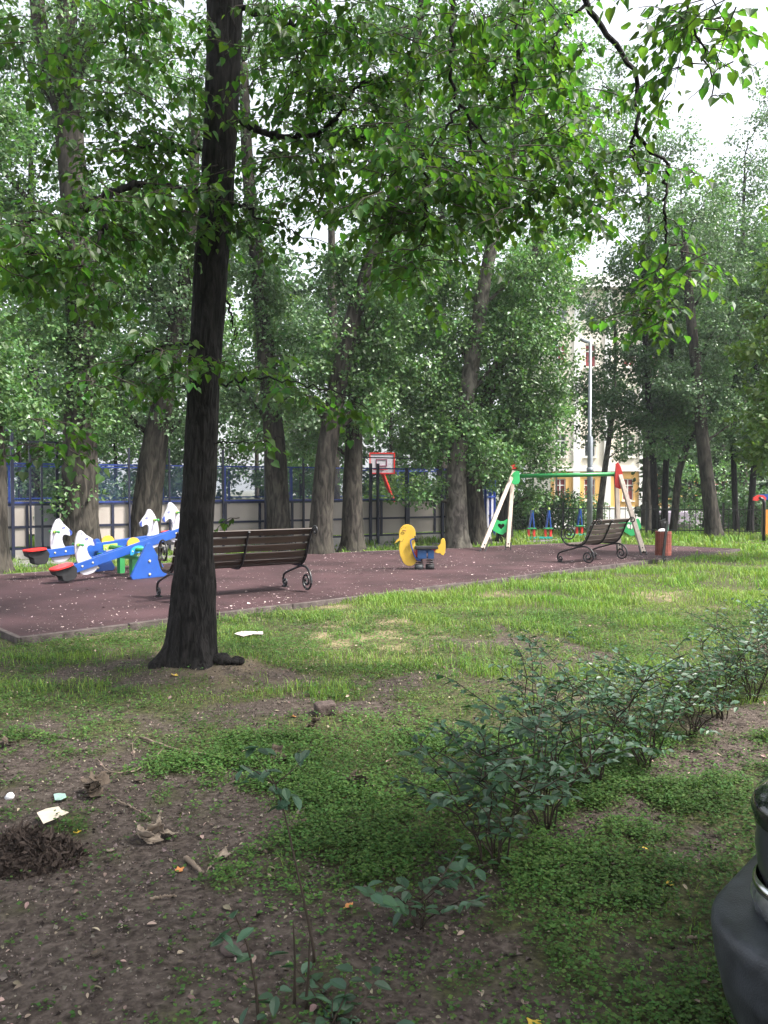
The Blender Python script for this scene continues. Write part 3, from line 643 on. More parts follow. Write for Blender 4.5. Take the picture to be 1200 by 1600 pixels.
def seesaw(yy, tilt, brk, label):
    # board centre at local (0, yy, .47) of the stand
    Rz = math.atan2(bd_[1], bd_[0]); ux = bd_; uy = np.array([-bd_[1], bd_[0]]); c = T1+uy*yy
    t = thing('seesaw', label, 'see-saw', (*c, RZ+.47), Rz, 'twin see-saws on one stand'); t.rotation_euler = (0, -tilt, Rz)
    L_ = 1.36
    for dy in (-.045, .045):
        P = [(-L_+.17, .055), (-L_+.17, -.055), (-L_+.22, -.065), (L_-.22, -.065), (L_-.17, -.055), (L_-.17, .055), (L_-.2, .065), (-L_+.2, .065)]
        M4 = np.eye(4); M4[1, 3] = dy; m = MB(); m.prism(P, .035, M4); m.build('plank', M_blue, t, bevel=.004)
    for sg in (-1, 1):
        # horse head, facing the middle
        H = HORSE.copy(); H[:, 0] = -sg*H[:, 0]; M4 = np.eye(4); M4[0, 3] = sg*.89
        if sg > 0: H = H[::-1]
        m = MB(); m.prism(H, .030, M4); h = m.build('horse_head', M_white, t, bevel=.004)
        X = lambda a: sg*.89-sg*a
        m = MB()
        m.cyl((X(-.03), -.13, .33), (X(-.03), .13, .33), .013, 10)
        for e in (-1, 1): m.ball((X(-.03), e*.135, .33), .024)
        m.build('handle', M_green, h)
        m = MB()
        for e in (-1, 1): m.cyl((X(-.035), e*.016, .33), (X(-.035), e*.045, .33), .026, 12)
        m.build('handle_flange', M_lime, h)
        m = MB()
        for e in (-1, 1):
            M5 = np.eye(4); M5[0, 3] = sg*.89; M5[1, 3] = e*.0165
            nz_ = np.array([(.215, .335), (.228, .338), (.262, .305), (.262, .275), (.248, .245), (.222, .237), (.225, .27), (.218, .30)]); nz_[:, 0] *= -sg
            m.prism(nz_ if sg < 0 else nz_[::-1], .002, M5)
            a = np.linspace(0, 2*pi, 13)[:-1]; m.cyl((X(.128), e*.016, .385), (X(.128), e*.019, .385), .011, 10)
            for (r_, a0, a1) in ((.024, 2.6, 6.1),): 
                q = np.linspace(a0, a1, 9); m.tube(np.stack([X(.12)+(-sg)*r_*np.cos(q), np.full(9, e*.018), .385+r_*np.sin(q)], 1), .0045, 4)
            q = np.linspace(0, 1, 6); m.tube(np.stack([X(.05)+(-sg)*.02*q, np.full(6, e*.018), .455+.035*np.sin(q*3.1)], 1), .002, 4)
        m.build('nose_and_eye_paint', M_mblue, h)
        # seat
        xe = sg*(L_-.10); m = MB(); a = np.linspace(0, 2*pi, 25)[:-1]
        S = np.stack([xe+.17*np.sign(np.cos(a))*np.abs(np.cos(a))**.7, .14*np.sign(np.sin(a))*np.abs(np.sin(a))**.7], 1)
        k = len(S); V = np.vstack([np.column_stack([S*[1, 1], np.full(k, .075)]), np.column_stack([S, np.full(k, .098)])]); i = np.arange(k)
        m.add(V, np.stack([i, (i+1) % k, (i+1) % k+k, i+k], 1)); m.F.append(i[::-1][None]+m.n-2*k); m.S.append(np.array([False])); m.F.append(i[None]+m.n-k); m.S.append(np.array([False])); m.build('seat', M_red, t)
        m = MB(); P = [(xe-sg*.16, .072), (xe+sg*.16, .072), (xe+sg*.14, .0), (xe+sg*.07, -.04), (xe+sg*.06, -.12), (xe-sg*.0, -.15), (xe-sg*.12, -.15), (xe-sg*.17, -.11), (xe-sg*.2, .0)]
        P = P if sg < 0 else P[::-1]; m.prism(P[::-1], .07 if False else .16); m.build('tyre_stop', M_rubber, t, bevel=.012)
        m = MB()
        for xq in (1.245, 1.16, .97, .79):
            for e in (-1, 1): m.ball((sg*xq, e*(.083 if xq > 1.1 and False else .066), 0.0), .017, 8, (1, .6, 1))
        m.build('bolt_cap', M_bolt, t)
    m = MB(); a = np.linspace(0, pi, 15)
    m.prism(np.vstack([np.stack([.115*np.cos(a), .055+.105*np.sin(a)], 1)]), .030); m.build('yellow_dome', M_yellow, t)
    m = MB()
    for e in (-1, 1):
        M5 = np.eye(4); M5[1, 3] = e*.070; q = np.linspace(0, pi, 9)
        P = np.vstack([np.stack([.13*np.cos(q), -.05+.075*np.sin(q)], 1), [(-.14, -.09), (.14, -.09)]]) if brk is M_cyan else np.array([(-.13, -.07), (.13, -.07), (.13, .02), (-.13, .02)])
        m.prism(P, .012, M5)
    br = m.build('bracket', brk, t)
    m = MB()
    for e in (-1, 1):
        for xq in (-.09, 0, .09): m.ball((xq, e*.078, -.04), .014, 8)
    m.build('bolt_cap', M_bolt, br)
    return t
seesaw(.40, radians(14), M_cyan, 'nearer blue see-saw with white horse heads, its left seat down on the ground')
seesaw(1.17, radians(4), M_lime, 'farther blue see-saw with white horse heads, its left seat raised level')

# ---------------------------------------------------------------- duck spring rider
dp_ = gp(663, 889.5, RZ)
dk = thing('duck_spring_rider', 'yellow duck shaped spring rider alone in the middle of the red surface', 'spring rider', (dp_[0], dp_[1], RZ), radians(6)); dk.scale = (.95, .95, .97)
k_ = dp_[1]/F
def dpx(px, py): return ((px-663)*k_, (889.5-py)*k_)
a = np.linspace(0, pi, 15); cx, wz = dpx(634.5, 0)[0], .152
P = [(cx-wz, .62)]+[(cx+wz*cos(t), .66+.155*sin(t)) for t in a[::-1]]+[(cx+wz, .62), (cx+wz-.01, .45), (cx+wz-.03, .36), (cx+wz+.01, .26), (cx+wz+.02, .20)]
P += [(cx+.045+wz*.9*cos(t), .20-.135*sin(t)) for t in np.linspace(.1, pi-.5, 12)]+[(cx-.13, .25), (cx-.155, .36), (cx-.15, .45), (cx-.135, .50), (cx-.15, .52), (cx-.24, .47), (cx-.20, .53), (cx-.155, .565)]
m = MB(); m.prism(P[::-1], .045); hd = m.build('duck_body_board', M_yellow, dk, bevel=.006)
m = MB()
for e in (-.0235,):
    q = np.linspace(0, pi, 10); m.tube(np.stack([cx-.09+.032*np.cos(q), np.full(10, e), .655+.02*np.sin(q)], 1), .004, 5); m.tube(np.stack([cx-.09+.032*np.cos(q), np.full(10, e), .655-.012*np.sin(q)], 1), .003, 5)
    for dx, dz in ((-.11, .735), (-.08, .755), (-.045, .74)): m.tube([(cx+dx, e, dz), (cx+dx+.012, e, dz+.025)], .003, 5)
    m.tube([(cx-.15, e, .53), (cx-.10, e, .50), (cx-.07, e, .56)], .003, 5)
m.build('eye_and_brow', M_rubber, hd)
m = MB(); m.tube(np.stack([cx-.06+.035*np.cos(np.linspace(0.4, 2.6, 8)), np.full(8, -.0236), .69+.03*np.sin(np.linspace(.4, 2.6, 8))], 1), .008, 5); m.build('orange_cheek', M_oleaf, hd)
tx = dpx(684, 0)[0]
P = [(tx-.05, .38), (tx+.02, .42), (tx+.06, .46), (tx+.075, .53), (tx+.10, .56), (tx+.135, .56), (tx+.155, .50), (tx+.16, .40), (tx+.15, .30), (tx+.12, .25), (tx+.085, .26), (tx+.06, .29), (tx+.0, .29), (tx-.05, .31)]
m = MB(); m.prism(P[::-1], .04); m.build('duck_tail_board', M_yellow, dk, bevel=.006)
m = MB(); m.box((.03, 0, .395), (.42, .26, .05)); sx = m.build('seat', M_rubber, dk, bevel=.01)
m = MB(); m.box((-.06, -.10, .28), (.17, .012, .16)); m.box((.105, -.10, .28), (.115, .012, .16)); m.box((.0, .0, .33), (.34, .05, .07)); m.build('side_panel', mat('navy_plastic', (.012, .045, .13), .4), dk, bevel=.004)
m = MB(); m.prism([(-.20, .36), (-.13, .36), (-.11, .20), (-.17, .20), (-.21, .27)], .07); m.cyl((.165, -.05, .365), (.165, .05, .365), .042, 16); m.build('red_bracket', M_red, dk)
m = MB()
for xq, zq in ((-.185, .34), (-.18, .25), (.175, .375)): m.ball((xq, -.048, zq), .010, 8)
m.build('bolt_cap', M_bolt, dk)
for e in (-1, 1):
    m = MB(); m.tube(bez([(-.155, .56), (-.22, .555), (-.265, .52), (-.25, .42), (-.20, .27), (-.15, .19), (-.08, .175)]) @ np.array([[1, 0, 0], [0, 0, 1]])+np.array([0, e*.07, 0]), .013, 8)
    m.build('handlebar', M_blue, dk)
m = MB(); m.cyl((-.165, -.13, .56), (-.165, .13, .56), .014); m.tube([(-.165, -.08, .50), (-.18, -.08, .61)], .02, 8); m.build('grip', M_rubber, dk)
for xq in (-.10, .105):
    t_ = np.linspace(0, 1, 80); m = MB(); m.tube(np.stack([xq+.062*np.cos(t_*2*pi*3.6), .062*np.sin(t_*2*pi*3.6), .07+.14*t_], 1), .010, 6); m.build('coil_spring', M_iron, dk)
    m = MB(); m.cyl((xq, 0, .20), (xq, 0, .23), .075, 20); m.build('spring_cap', M_rubber, dk)
    m = MB(); m.cyl((xq, 0, 0), (xq, 0, .09), .082, 20); m.build('spring_base', mat('dark_grey_plastic', (.04, .045, .05), .6) if xq < 0 else M_rubber, dk)

# ---------------------------------------------------------------- swing frame
sw0 = np.array([2.62, 18.6])
sw = thing('swing_frame', 'timber A-frame swing stand with green top beam and no seats', 'swing', (*sw0, RZ))
def wl(px, py, Y): v = at(px, py, Y); return v-np.array([*sw0, RZ])
Lf = [gp(753, 861, RZ), gp(793, 859, RZ)]; Rf = [gp(1005, 867, RZ), gp(967, 861.5, RZ)]
La, Ra = at(802, 735, 18.75), at(964, 731, 18.05)
org = np.array([*sw0, RZ])
for a_, b_, off in ((Lf[0], La, -.0), (Lf[1], La, .0), (Rf[0], Ra, 0), (Rf[1], Ra, 0)):
    sgn = -1 if b_ is La else 1; front = a_ is Lf[0] or a_ is Rf[0]
    b2 = b_+np.array([0, -.07 if front else .07, -.02 if front else -.10])
    m = MB(); m.beam(a_-org+np.array([0, 0, .05]), b2-org, .09, .10, up=(0, 1, 0)); lg = m.build('leg', M_timber, sw, bevel=.008)
    m = MB(); q = a_-org; m.beam(q+np.array([-.055, -.05, -.01]), q+(b2-a_)*.1+np.array([-.055, -.05, 0]), .02, .05, up=(0, 1, 0)); m.beam(q+np.array([.058, -.05, -.01]), q+(b2-a_)*.1+np.array([.058, -.05, 0]), .02, .05, up=(0, 1, 0))
    for s_ in (.03, .07): m.ball(q+(b2-a_)*s_+np.array([.0, -.065, .02]), .018)
    m.build('foot_plate', M_iron, lg)
m = MB(); m.tube([at(806, 744, 18.72)-org, at(960, 741, 18.08)-org], .048, 14); m.build('top_beam', M_green, sw)
# plates: green at the left apex, red at the right apex
m = MB()
P = [(-.05, .02), (.0, .08), (.06, .12), (.14, .11), (.15, -.12), (.12, -.18), (.02, -.2), (-.05, -.15)]
M4 = np.eye(4); M4[:3, 3] = at(802, 744, 18.58)-org; m.prism(P[::-1], .03, M4); m.build('joint_plate', M_brightgreen, sw, bevel=.005)
m = MB(); M4 = np.eye(4); M4[:3, 3] = at(801, 730, 18.70)-org; m.prism([(-.06, -.06), (-.05, .05), (.04, .06), (.07, -.04)][::-1], .17, M4); m.build('end_cap', M_red, sw, bevel=.005)
m = MB(); P = [(-.02, .20), (-.04, -.22), (-.02, -.32), (.08, -.36), (.19, -.31), (.17, -.15), (.13, .02), (.09, .15), (.03, .24)]
M4 = np.eye(4); M4[:3, 3] = at(963, 739, 17.86)-org; m.prism(P, .035, M4); m.build('red_apex_plate', M_red, sw, bevel=.005)
def heart_plate(c, s, P):
    # plate with a heart-shaped opening: outer ring bridged to inner heart
    t = np.linspace(0, 2*pi, 25)[:-1]; hx = 16*np.sin(t)**3; hz_ = 13*np.cos(t)-5*np.cos(2*t)-2*np.cos(3*t)-np.cos(4*t)
    inner = np.stack([hx, hz_], 1)/17*s; P = np.array(P, float)
    # resample outer by angle
    out = []
    for q in inner:
        a = math.atan2(q[1]+.0, q[0]); best = None; d = np.array([cos(a), sin(a)])
        for i in range(len(P)):
            p1, p2 = P[i], P[(i+1) % len(P)]; e = p2-p1; det = d[0]*(-e[1])-d[1]*(-e[0])
            if abs(det) < 1e-9: continue
            u = (p1[0]*(-e[1])-p1[1]*(-e[0]))/det; w = (d[0]*p1[1]-d[1]*p1[0])/det
            if u > 0 and -1e-6 <= w <= 1+1e-6 and (best is None or u > best): best = u
        out.append(d*best)
    out = np.array(out); n = len(inner); m = MB(); i = np.arange(n); j = (i+1) % n; th_ = .018
    V = [np.column_stack([A_[:, 0], np.full(n, y_), A_[:, 1]]) for A_, y_ in ((out, -th_), (inner, -th_), (out, th_), (inner, th_))]
    m.add(np.vstack(V)+c, np.vstack([np.stack([i, i+n, j+n, j], 1), np.stack([i+2*n, j+2*n, j+3*n, i+3*n], 1), np.stack([i, j, j+2*n, i+2*n], 1), np.stack([i+n, i+3*n, j+3*n, j+n], 1)]))
    return m.build('heart_plate', M_brightgreen, sw)
heart_plate(at(783, 822, 18.45)-org, .085, [(-.21, .06), (-.14, .18), (-.02, .11), (.05, .11), (.21, .20), (.19, -.07), (.03, -.2), (-.05, -.18), (-.21, -.09)])
heart_plate(at(985, 823, 17.75)-org, .09, [(-.27, .22), (-.20, .20), (-.04, .10), (.03, .10), (.14, .22), (.2, .15), (.24, -.04), (.07, -.21), (.0, -.20), (-.26, -.03)])
# ---------------------------------------------------------------- trees
def smooth_path(P, n=40):
    P = np.asarray(P, float); t = np.r_[0, np.cumsum(np.linalg.norm(np.diff(P[:, :3], axis=0), axis=1))]; tt = np.linspace(0, t[-1], n)
    out = np.stack([np.interp(tt, t, P[:, k]) for k in range(P.shape[1])], 1)
    for _ in range(2): out[1:-1] = (out[:-2]+2*out[1:-1]+out[2:])/4
    return out
def trunk_disp(seed, amp=.06, fl=.35, nl=5):
    def f(r, th, z):
        r0 = r*(1+amp*(vn(np.cos(th)*3+seed, np.sin(th)*3, z*1.1)-.5)*2+.5*amp*(vn(np.cos(th)*9+seed, np.sin(th)*9, z*2.5)-.5)*2)
        return r0*(1+fl*np.exp(-np.maximum(z, 0)/.22)*(.6+.5*np.cos(th*nl+seed)))
    return f
def limb(rng, a, b, sag=.15, n=10):
    a, b = np.asarray(a, float), np.asarray(b, float); L_ = np.linalg.norm(b-a); t = np.linspace(0, 1, n)[:, None]
    mid = (a+b)/2+np.array([rng.normal(0, .1)*L_, rng.normal(0, .1)*L_, sag*L_]); P = (1-t)**2*a+2*t*(1-t)*mid+t*t*b
    P[1:-1] += rng.normal(0, .012*L_, (n-2, 3)); return P
def tufts(rng, mb, c, rad, nt, per, tr, leaf, up=.35):
    """leaves in nt loose tufts inside an ellipsoid"""
    c = np.asarray(c); d = rng.normal(0, 1, (nt, 3)); d /= np.linalg.norm(d, axis=1)[:, None]; q = d*rng.uniform(.15, 1, nt)[:, None]**.55*np.asarray(rad)+c
    T = np.repeat(q, per, 0); k = len(T); un = rng.normal(0, 1, (k, 3)); un /= np.linalg.norm(un, axis=1)[:, None]; off = un*rng.uniform(.25, 1, (k, 1))**.5*np.array([1, 1, .62])*np.repeat(tr*rng.uniform(.5, 1.35, nt), per)[:, None]*1.0
    C = T+off; D = off+rng.normal(0, .3, (k, 3)); D[:, 2] -= .35*tr; N = rng.normal(0, .42, (k, 3))+un*.75; N[:, 2] += up+.25
    leafmesh(mb, C, D, N, leaf*rng.uniform(.6, 1.25, k), RHOMB if leaf < .14 else HEART, rng)
    return q
TREES = []
def tree(label, cat, path, Y, crown, mleaf=None, mbark=None, leaf=.085, seed=1, kindname='poplar_tree', dens=1.0, base=None, forks=(), seg=20, group=None, tr=.42):
    """path: (px, py, width px) up the trunk at depth Y; crown: (px, py, rx, ry, tufts[, dY]) foliage masses"""
    rng = np.random.default_rng(seed); b = at(path[0][0], path[0][1], Y); gzz = float(gz(b[0], b[1]))
    root = thing(kindname, label, cat, (b[0], b[1], gzz), group=group); O = np.array([b[0], b[1], gzz])
    P = [[*(at(px, py, Y)-O), w/2/F*Y] for px, py, w in path]; P[0][2] = -.25
    SP = smooth_path(P, 60); m = MB(); m.tube(SP[:, :3], SP[:, 3], seg, disp=trunk_disp(seed))
    for f in forks:
        Q = smooth_path([[*(at(px, py, Y+dy)-O), w/2/F*Y] for px, py, w, dy in f], 24); m.tube(Q[:, :3], Q[:, 3], 12, disp=trunk_disp(seed+3, .05, 0))
    lm = MB()
    for cr in crown:
        px, py, rx, ry, nt = cr[:5]; dY = cr[5] if len(cr) > 5 else 0
        Yc = Y+dY; c = at(px, py, Yc)-O; rX, rZ = rx/F*Yc, ry/F*Yc; rD = min(max(rX, .5), 2.6)
        q = tufts(rng, lm, c, (rX, rD, rZ), int(nt*dens*2.45), 64, tr, leaf*1.12)
        # limb towards this mass and twigs into the tufts
        zt = min(max(c[2]-rZ*.9, SP[4, 2]), SP[-1, 2]); k = int(np.argmin(abs(SP[:, 2]-zt))); a = SP[k, :3]
        if np.hypot(*(c-a)[:2]) > .3:
            Lm = limb(rng, a, c, .10); m.tube(Lm, np.linspace(max(.028, SP[k, 3]*.3), .012, len(Lm)), 7)
            for qq in q[::5]:
                j = rng.integers(3, len(Lm)); tw = limb(rng, Lm[j], qq, .05, 6); m.tube(tw, np.linspace(.014, .004, 6), 4)
        else:
            for qq in q[::6]:
                j = int(np.argmin(abs(SP[:, 2]-(qq[2]-.3)))); tw = limb(rng, SP[j, :3], qq, .05, 6); m.tube(tw, np.linspace(.016, .004, 6), 4)
    m.build('trunk', mbark or M_bark, root)
    if lm.V: lm.build('crown', mleaf or M_pop, root)
    root['group'] = group or ('bushes behind the fences' if kindname == 'bush' else 'trees around the playground')
    return root
PT = 'tree'
tree('thick poplar forking high behind the white horse heads at far left', PT, [(128, 872, 66), (126, 840, 56), (125, 700, 52), (128, 560, 44), (124, 400, 40), (112, 250, 40), (104, 170, 44), (98, 120, 40), (104, 40, 30), (110, -120, 24)], 16.6,
     [(60, 120, 90, 110, 22), (170, 60, 110, 90, 22), (30, 300, 70, 90, 14), (180, 380, 90, 90, 22), (130, 500, 42, 110, 22), (60, 500, 80, 80, 18), (125, 610, 60, 60, 12), (115, 770, 26, 30, 4), (140, 650, 50, 40, 6), (-60, 200, 90, 200, 20), (100, -150, 200, 120, 30)], seed=11, seg=28,
     forks=[[(104, 170, 34, 0), (80, 110, 26, 0), (62, 40, 24, 0), (52, -60, 20, 0)], [(106, 150, 30, 0), (128, 70, 24, 0), (150, 10, 20, .3), (165, -80, 18, .3)]])
tree('poplar leaning right between the horse heads and the big near trunk', PT, [(222, 862, 56), (226, 820, 46), (238, 720, 42), (252, 640, 34), (268, 560, 28), (286, 460, 22), (300, 340, 18), (306, 200, 14)], 17.8,
     [(240, 560, 70, 70, 16), (280, 440, 80, 90, 24), (350, 380, 50, 60, 8), (215, 420, 70, 90, 16), (250, 300, 90, 80, 10), (300, 180, 90, 80, 8), (180, 640, 60, 50, 8), (300, 640, 50, 60, 8)], seed=12, mleaf=M_popg)
tree('slender ivy-clad poplar just right of the big near trunk', PT, [(437, 858, 44), (435, 820, 37), (430, 700, 33), (420, 600, 28), (408, 470, 24), (396, 360, 21), (386, 250, 18), (380, 100, 14)], 18.6,
     [(425, 600, 26, 70, 10), (412, 470, 26, 100, 16), (392, 340, 30, 80, 10), (460, 560, 50, 60, 10), (370, 600, 40, 70, 8), (440, 240, 70, 50, 6), (430, 80, 110, 80, 14), (380, -80, 140, 80, 20)], seed=13)
tree('crooked poplar with ragged ivy clump leaning right behind the near bench', PT, [(497, 872, 46), (500, 850, 38), (508, 720, 32), (524, 620, 28), (545, 520, 27), (566, 450, 24), (590, 380, 20), (612, 320, 17), (628, 220, 15), (648, 90, 14), (664, -40, 12)], 17.4,
     [(530, 430, 28, 50, 9), (520, 560, 60, 60, 12), (585, 500, 50, 70, 14), (575, 640, 50, 50, 8), (480, 620, 50, 60, 8), (640, 400, 60, 60, 10), (560, 330, 60, 40, 6), (600, 200, 100, 80, 16), (660, 60, 120, 80, 20), (640, -100, 160, 90, 24)], seed=14)
tree('straight grey poplar with leafy shoots from mid trunk left of the hoop', PT, [(550, 866, 44), (551, 845, 36), (551, 760, 30), (553, 680, 27), (556, 600, 22), (556, 500, 18)], 18.4,
     [(555, 620, 60, 70, 18), (500, 690, 40, 30, 5), (590, 560, 60, 80, 18), (620, 480, 70, 70, 18)], seed=15)
tree('tall poplar with shaggy leaf columns rising behind the duck rider', PT, [(716, 856, 42), (714, 830, 34), (713, 720, 30), (728, 620, 26), (742, 540, 23), (758, 430, 21), (772, 370, 19), (792, 290, 16), (806, 200, 14), (818, 60, 12)], 19.0,
     [(712, 660, 66, 50, 18), (662, 690, 46, 40, 11), (660, 600, 60, 70, 20), (690, 500, 60, 80, 22), (800, 540, 60, 90, 24), (760, 720, 44, 40, 9), (680, 420, 60, 60, 14), (830, 420, 60, 70, 18), (745, 340, 60, 60, 12), (800, 200, 90, 70, 18), (820, 80, 110, 80, 22), (820, -80, 160, 90, 28), (655, 770, 44, 26, 5)], seed=16, mbark=M_barkp, dens=1.15)
tree('broad dark poplar trunk directly right of the shaggy tall one', PT, [(746, 856, 42), (744, 835, 36), (738, 760, 30), (742, 680, 26), (768, 600, 22), (800, 520, 18), (826, 440, 16), (850, 340, 14)], 20.2,
     [(800, 650, 60, 60, 22), (830, 560, 60, 80, 26), (790, 480, 60, 70, 20), (860, 480, 44, 80, 16), (850, 640, 36, 60, 10), (780, 740, 40, 30, 6), (860, 360, 50, 60, 10), (720, 580, 50, 60, 14)], seed=17, dens=1.15)
tree('poplar trunk seen between the legs of the left swing frame', PT, [(790, 860, 30), (789, 840, 24), (792, 740, 20), (800, 640, 17), (815, 540, 14)], 21.5,
     [(810, 700, 44, 44, 12), (850, 700, 36, 44, 10), (880, 620, 26, 50, 6), (840, 770, 26, 30, 4), (870, 420, 50, 60, 10)], seed=18)
tree('poplar cut by the left edge of the photo', PT, [(-12, 905, 62), (-10, 880, 44), (-8, 780, 38), (-16, 600, 32), (-30, 400, 28), (-50, 200, 22)], 13.6,
     [(-20, 560, 80, 80, 16), (10, 640, 60, 40, 8), (-60, 380, 90, 100, 20), (-20, 180, 80, 90, 14)], seed=19)
# right-hand group
tree('thin leaning birch beside the street lamp', PT, [(936, 838, 12), (937, 800, 10), (944, 740, 9), (951, 690, 8), (958, 640, 7), (962, 560, 5), (960, 470, 4)], 27,
     [(945, 650, 44, 40, 9), (975, 700, 26, 26, 4), (935, 600, 50, 40, 10), (955, 520, 50, 50, 10), (925, 470, 40, 40, 8), (905, 640, 34, 60, 7), (960, 590, 40, 50, 7)], seed=21, kindname='birch_tree', mleaf=M_popg, mbark=M_barkp, leaf=.10)
tree('dark slim trunk behind the litter bin, left one of a close pair', PT, [(1027, 846, 13), (1024, 800, 11), (1019, 700, 10), (1012, 600, 9), (1006, 500, 8), (1004, 380, 6)], 25,
     [(1000, 640, 60, 50, 18), (990, 560, 50, 50, 14), (1020, 470, 60, 60, 16), (985, 430, 50, 50, 10), (1020, 380, 60, 60, 10)], seed=22, kindname='linden_tree', mleaf=M_dark, mbark=M_barkmain, leaf=.10)
tree('dark slim trunk behind the litter bin, right one of a close pair', PT, [(1037, 848, 12), (1038, 800, 10), (1041, 700, 9), (1046, 600, 8), (1052, 480, 7)], 25.6,
     [(1050, 640, 60, 50, 16), (1060, 540, 50, 60, 14), (1070, 440, 60, 60, 14), (1090, 340, 60, 70, 12)], seed=23, kindname='linden_tree', mleaf=M_pop, mbark=M_barkmain, leaf=.10)
tree('bowed pale stem curving up right behind the litter bin', PT, [(1050, 850, 12), (1054, 800, 11), (1060, 740, 10), (1072, 700, 9), (1092, 668, 8), (1110, 630, 7)], 24.6,
     [(1040, 690, 40, 34, 9), (1090, 640, 50, 40, 12), (1120, 600, 44, 44, 9)], seed=24, kindname='linden_tree', mleaf=M_pop, leaf=.09)
tree('stout grey trunk leaning left against the railing, thickest on the right', PT, [(1119, 852, 30), (1115, 830, 24), (1106, 760, 21), (1097, 680, 19), (1090, 600, 17), (1080, 500, 15), (1068, 380, 12)], 23.8,
     [(1100, 620, 50, 44, 12), (1130, 520, 60, 60, 18), (1060, 590, 40, 40, 8), (1110, 420, 70, 70, 18), (1080, 320, 70, 60, 12), (1150, 660, 50, 40, 10)], seed=25, mbark=M_bark, mleaf=M_popg)
tree('thin dark trunk right of the stout leaning grey one', PT, [(1152, 850, 11), (1149, 800, 9), (1145, 700, 8), (1150, 560, 7)], 25,
     [(1160, 690, 44, 40, 10), (1150, 600, 50, 50, 14), (1170, 480, 60, 60, 14)], seed=26, kindname='linden_tree', mleaf=M_dark, mbark=M_barkmain, leaf=.10)
tree('dark upright trunk beside the red-topped post at right', PT, [(1171, 852, 12), (1173, 800, 10), (1180, 700, 9), (1182, 560, 8)], 24.2,
     [(1190, 690, 40, 50, 12), (1190, 590, 44, 60, 14), (1200, 440, 60, 80, 16)], seed=27, kindname='linden_tree', mleaf=M_dark, mbark=M_barkmain, leaf=.10)
tree('light green maple crown reaching in from the right edge', PT, [(1330, 870, 30), (1325, 800, 24), (1320, 600, 20), (1310, 380, 16), (1300, 250, 12)], 16,
     [(1225, 640, 50, 90, 8), (1195, 690, 24, 50, 3), (1235, 500, 60, 80, 8), (1250, 380, 70, 70, 6), (1300, 600, 90, 160, 16), (1175, 560, 34, 26, 2)], seed=28, kindname='maple_tree', mleaf=M_fresh, leaf=.12)
# second row and beyond
def far(label, px, top, w, Y, cr, s, ml, **kw):
    tree(label, PT, [(px, 850, w*1.2), (px+2, 780, w), (px+s % 7-3, (780+top)/2, w*.8), (px+s % 11-5, top+50, w*.12)], Y, cr, seed=s, mleaf=ml, leaf=kw.pop('leaf', .11), kindname=kw.pop('kn', 'poplar_tree'), tr=.55, seg=12, **kw)
far('tall hazy poplar filling the upper right beside the open sky', 1010, 150, 16, 31, [(1000, 300, 90, 70, 22), (960, 210, 70, 70, 18), (900, 260, 70, 80, 20), (1050, 230, 60, 60, 10), (860, 170, 70, 80, 18), (930, 110, 60, 60, 11), (1080, 350, 60, 60, 14), (1000, 400, 60, 40, 9)], 41, M_popg)
far('pale poplar at the far right under the bright sky', 1160, 190, 14, 33, [(1160, 320, 70, 70, 18), (1180, 240, 50, 60, 10), (1140, 420, 70, 60, 18), (1200, 400, 60, 90, 16), (1110, 380, 50, 40, 8), (1210, 160, 30, 60, 5)], 42, M_popg)
far('background poplar rising behind the duck rider canopy', 690, 60, 20, 27, [(700, 330, 90, 90, 30), (640, 280, 80, 70, 20), (740, 230, 90, 80, 26), (680, 140, 100, 90, 24), (780, 130, 80, 80, 20), (620, 520, 60, 80, 18), (840, 260, 70, 80, 20)], 43, M_pop)
far('background poplar behind the crooked ivy trunk', 520, 100, 18, 26, [(470, 520, 50, 60, 14), (520, 660, 70, 50, 16), (470, 300, 60, 40, 5), (540, 180, 90, 70, 14), (480, 80, 100, 70, 16), (590, 90, 80, 70, 12), (450, 660, 50, 60, 12)], 44, M_popg)
far('background poplar showing left of the near trunk top', 300, 60, 18, 25, [(260, 480, 90, 70, 22), (340, 540, 60, 70, 14), (200, 300, 80, 60, 10), (290, 90, 110, 80, 18), (180, 560, 80, 60, 16), (330, 240, 60, 60, 6)], 45, M_pop)
far('background poplar at far left above the court gate', 50, 100, 20, 24, [(40, 560, 90, 80, 26), (60, 440, 90, 70, 20), (0, 330, 70, 60, 12), (80, 240, 90, 70, 12), (40, 100, 100, 90, 20), (150, 150, 80, 70, 12)], 46, M_popg)
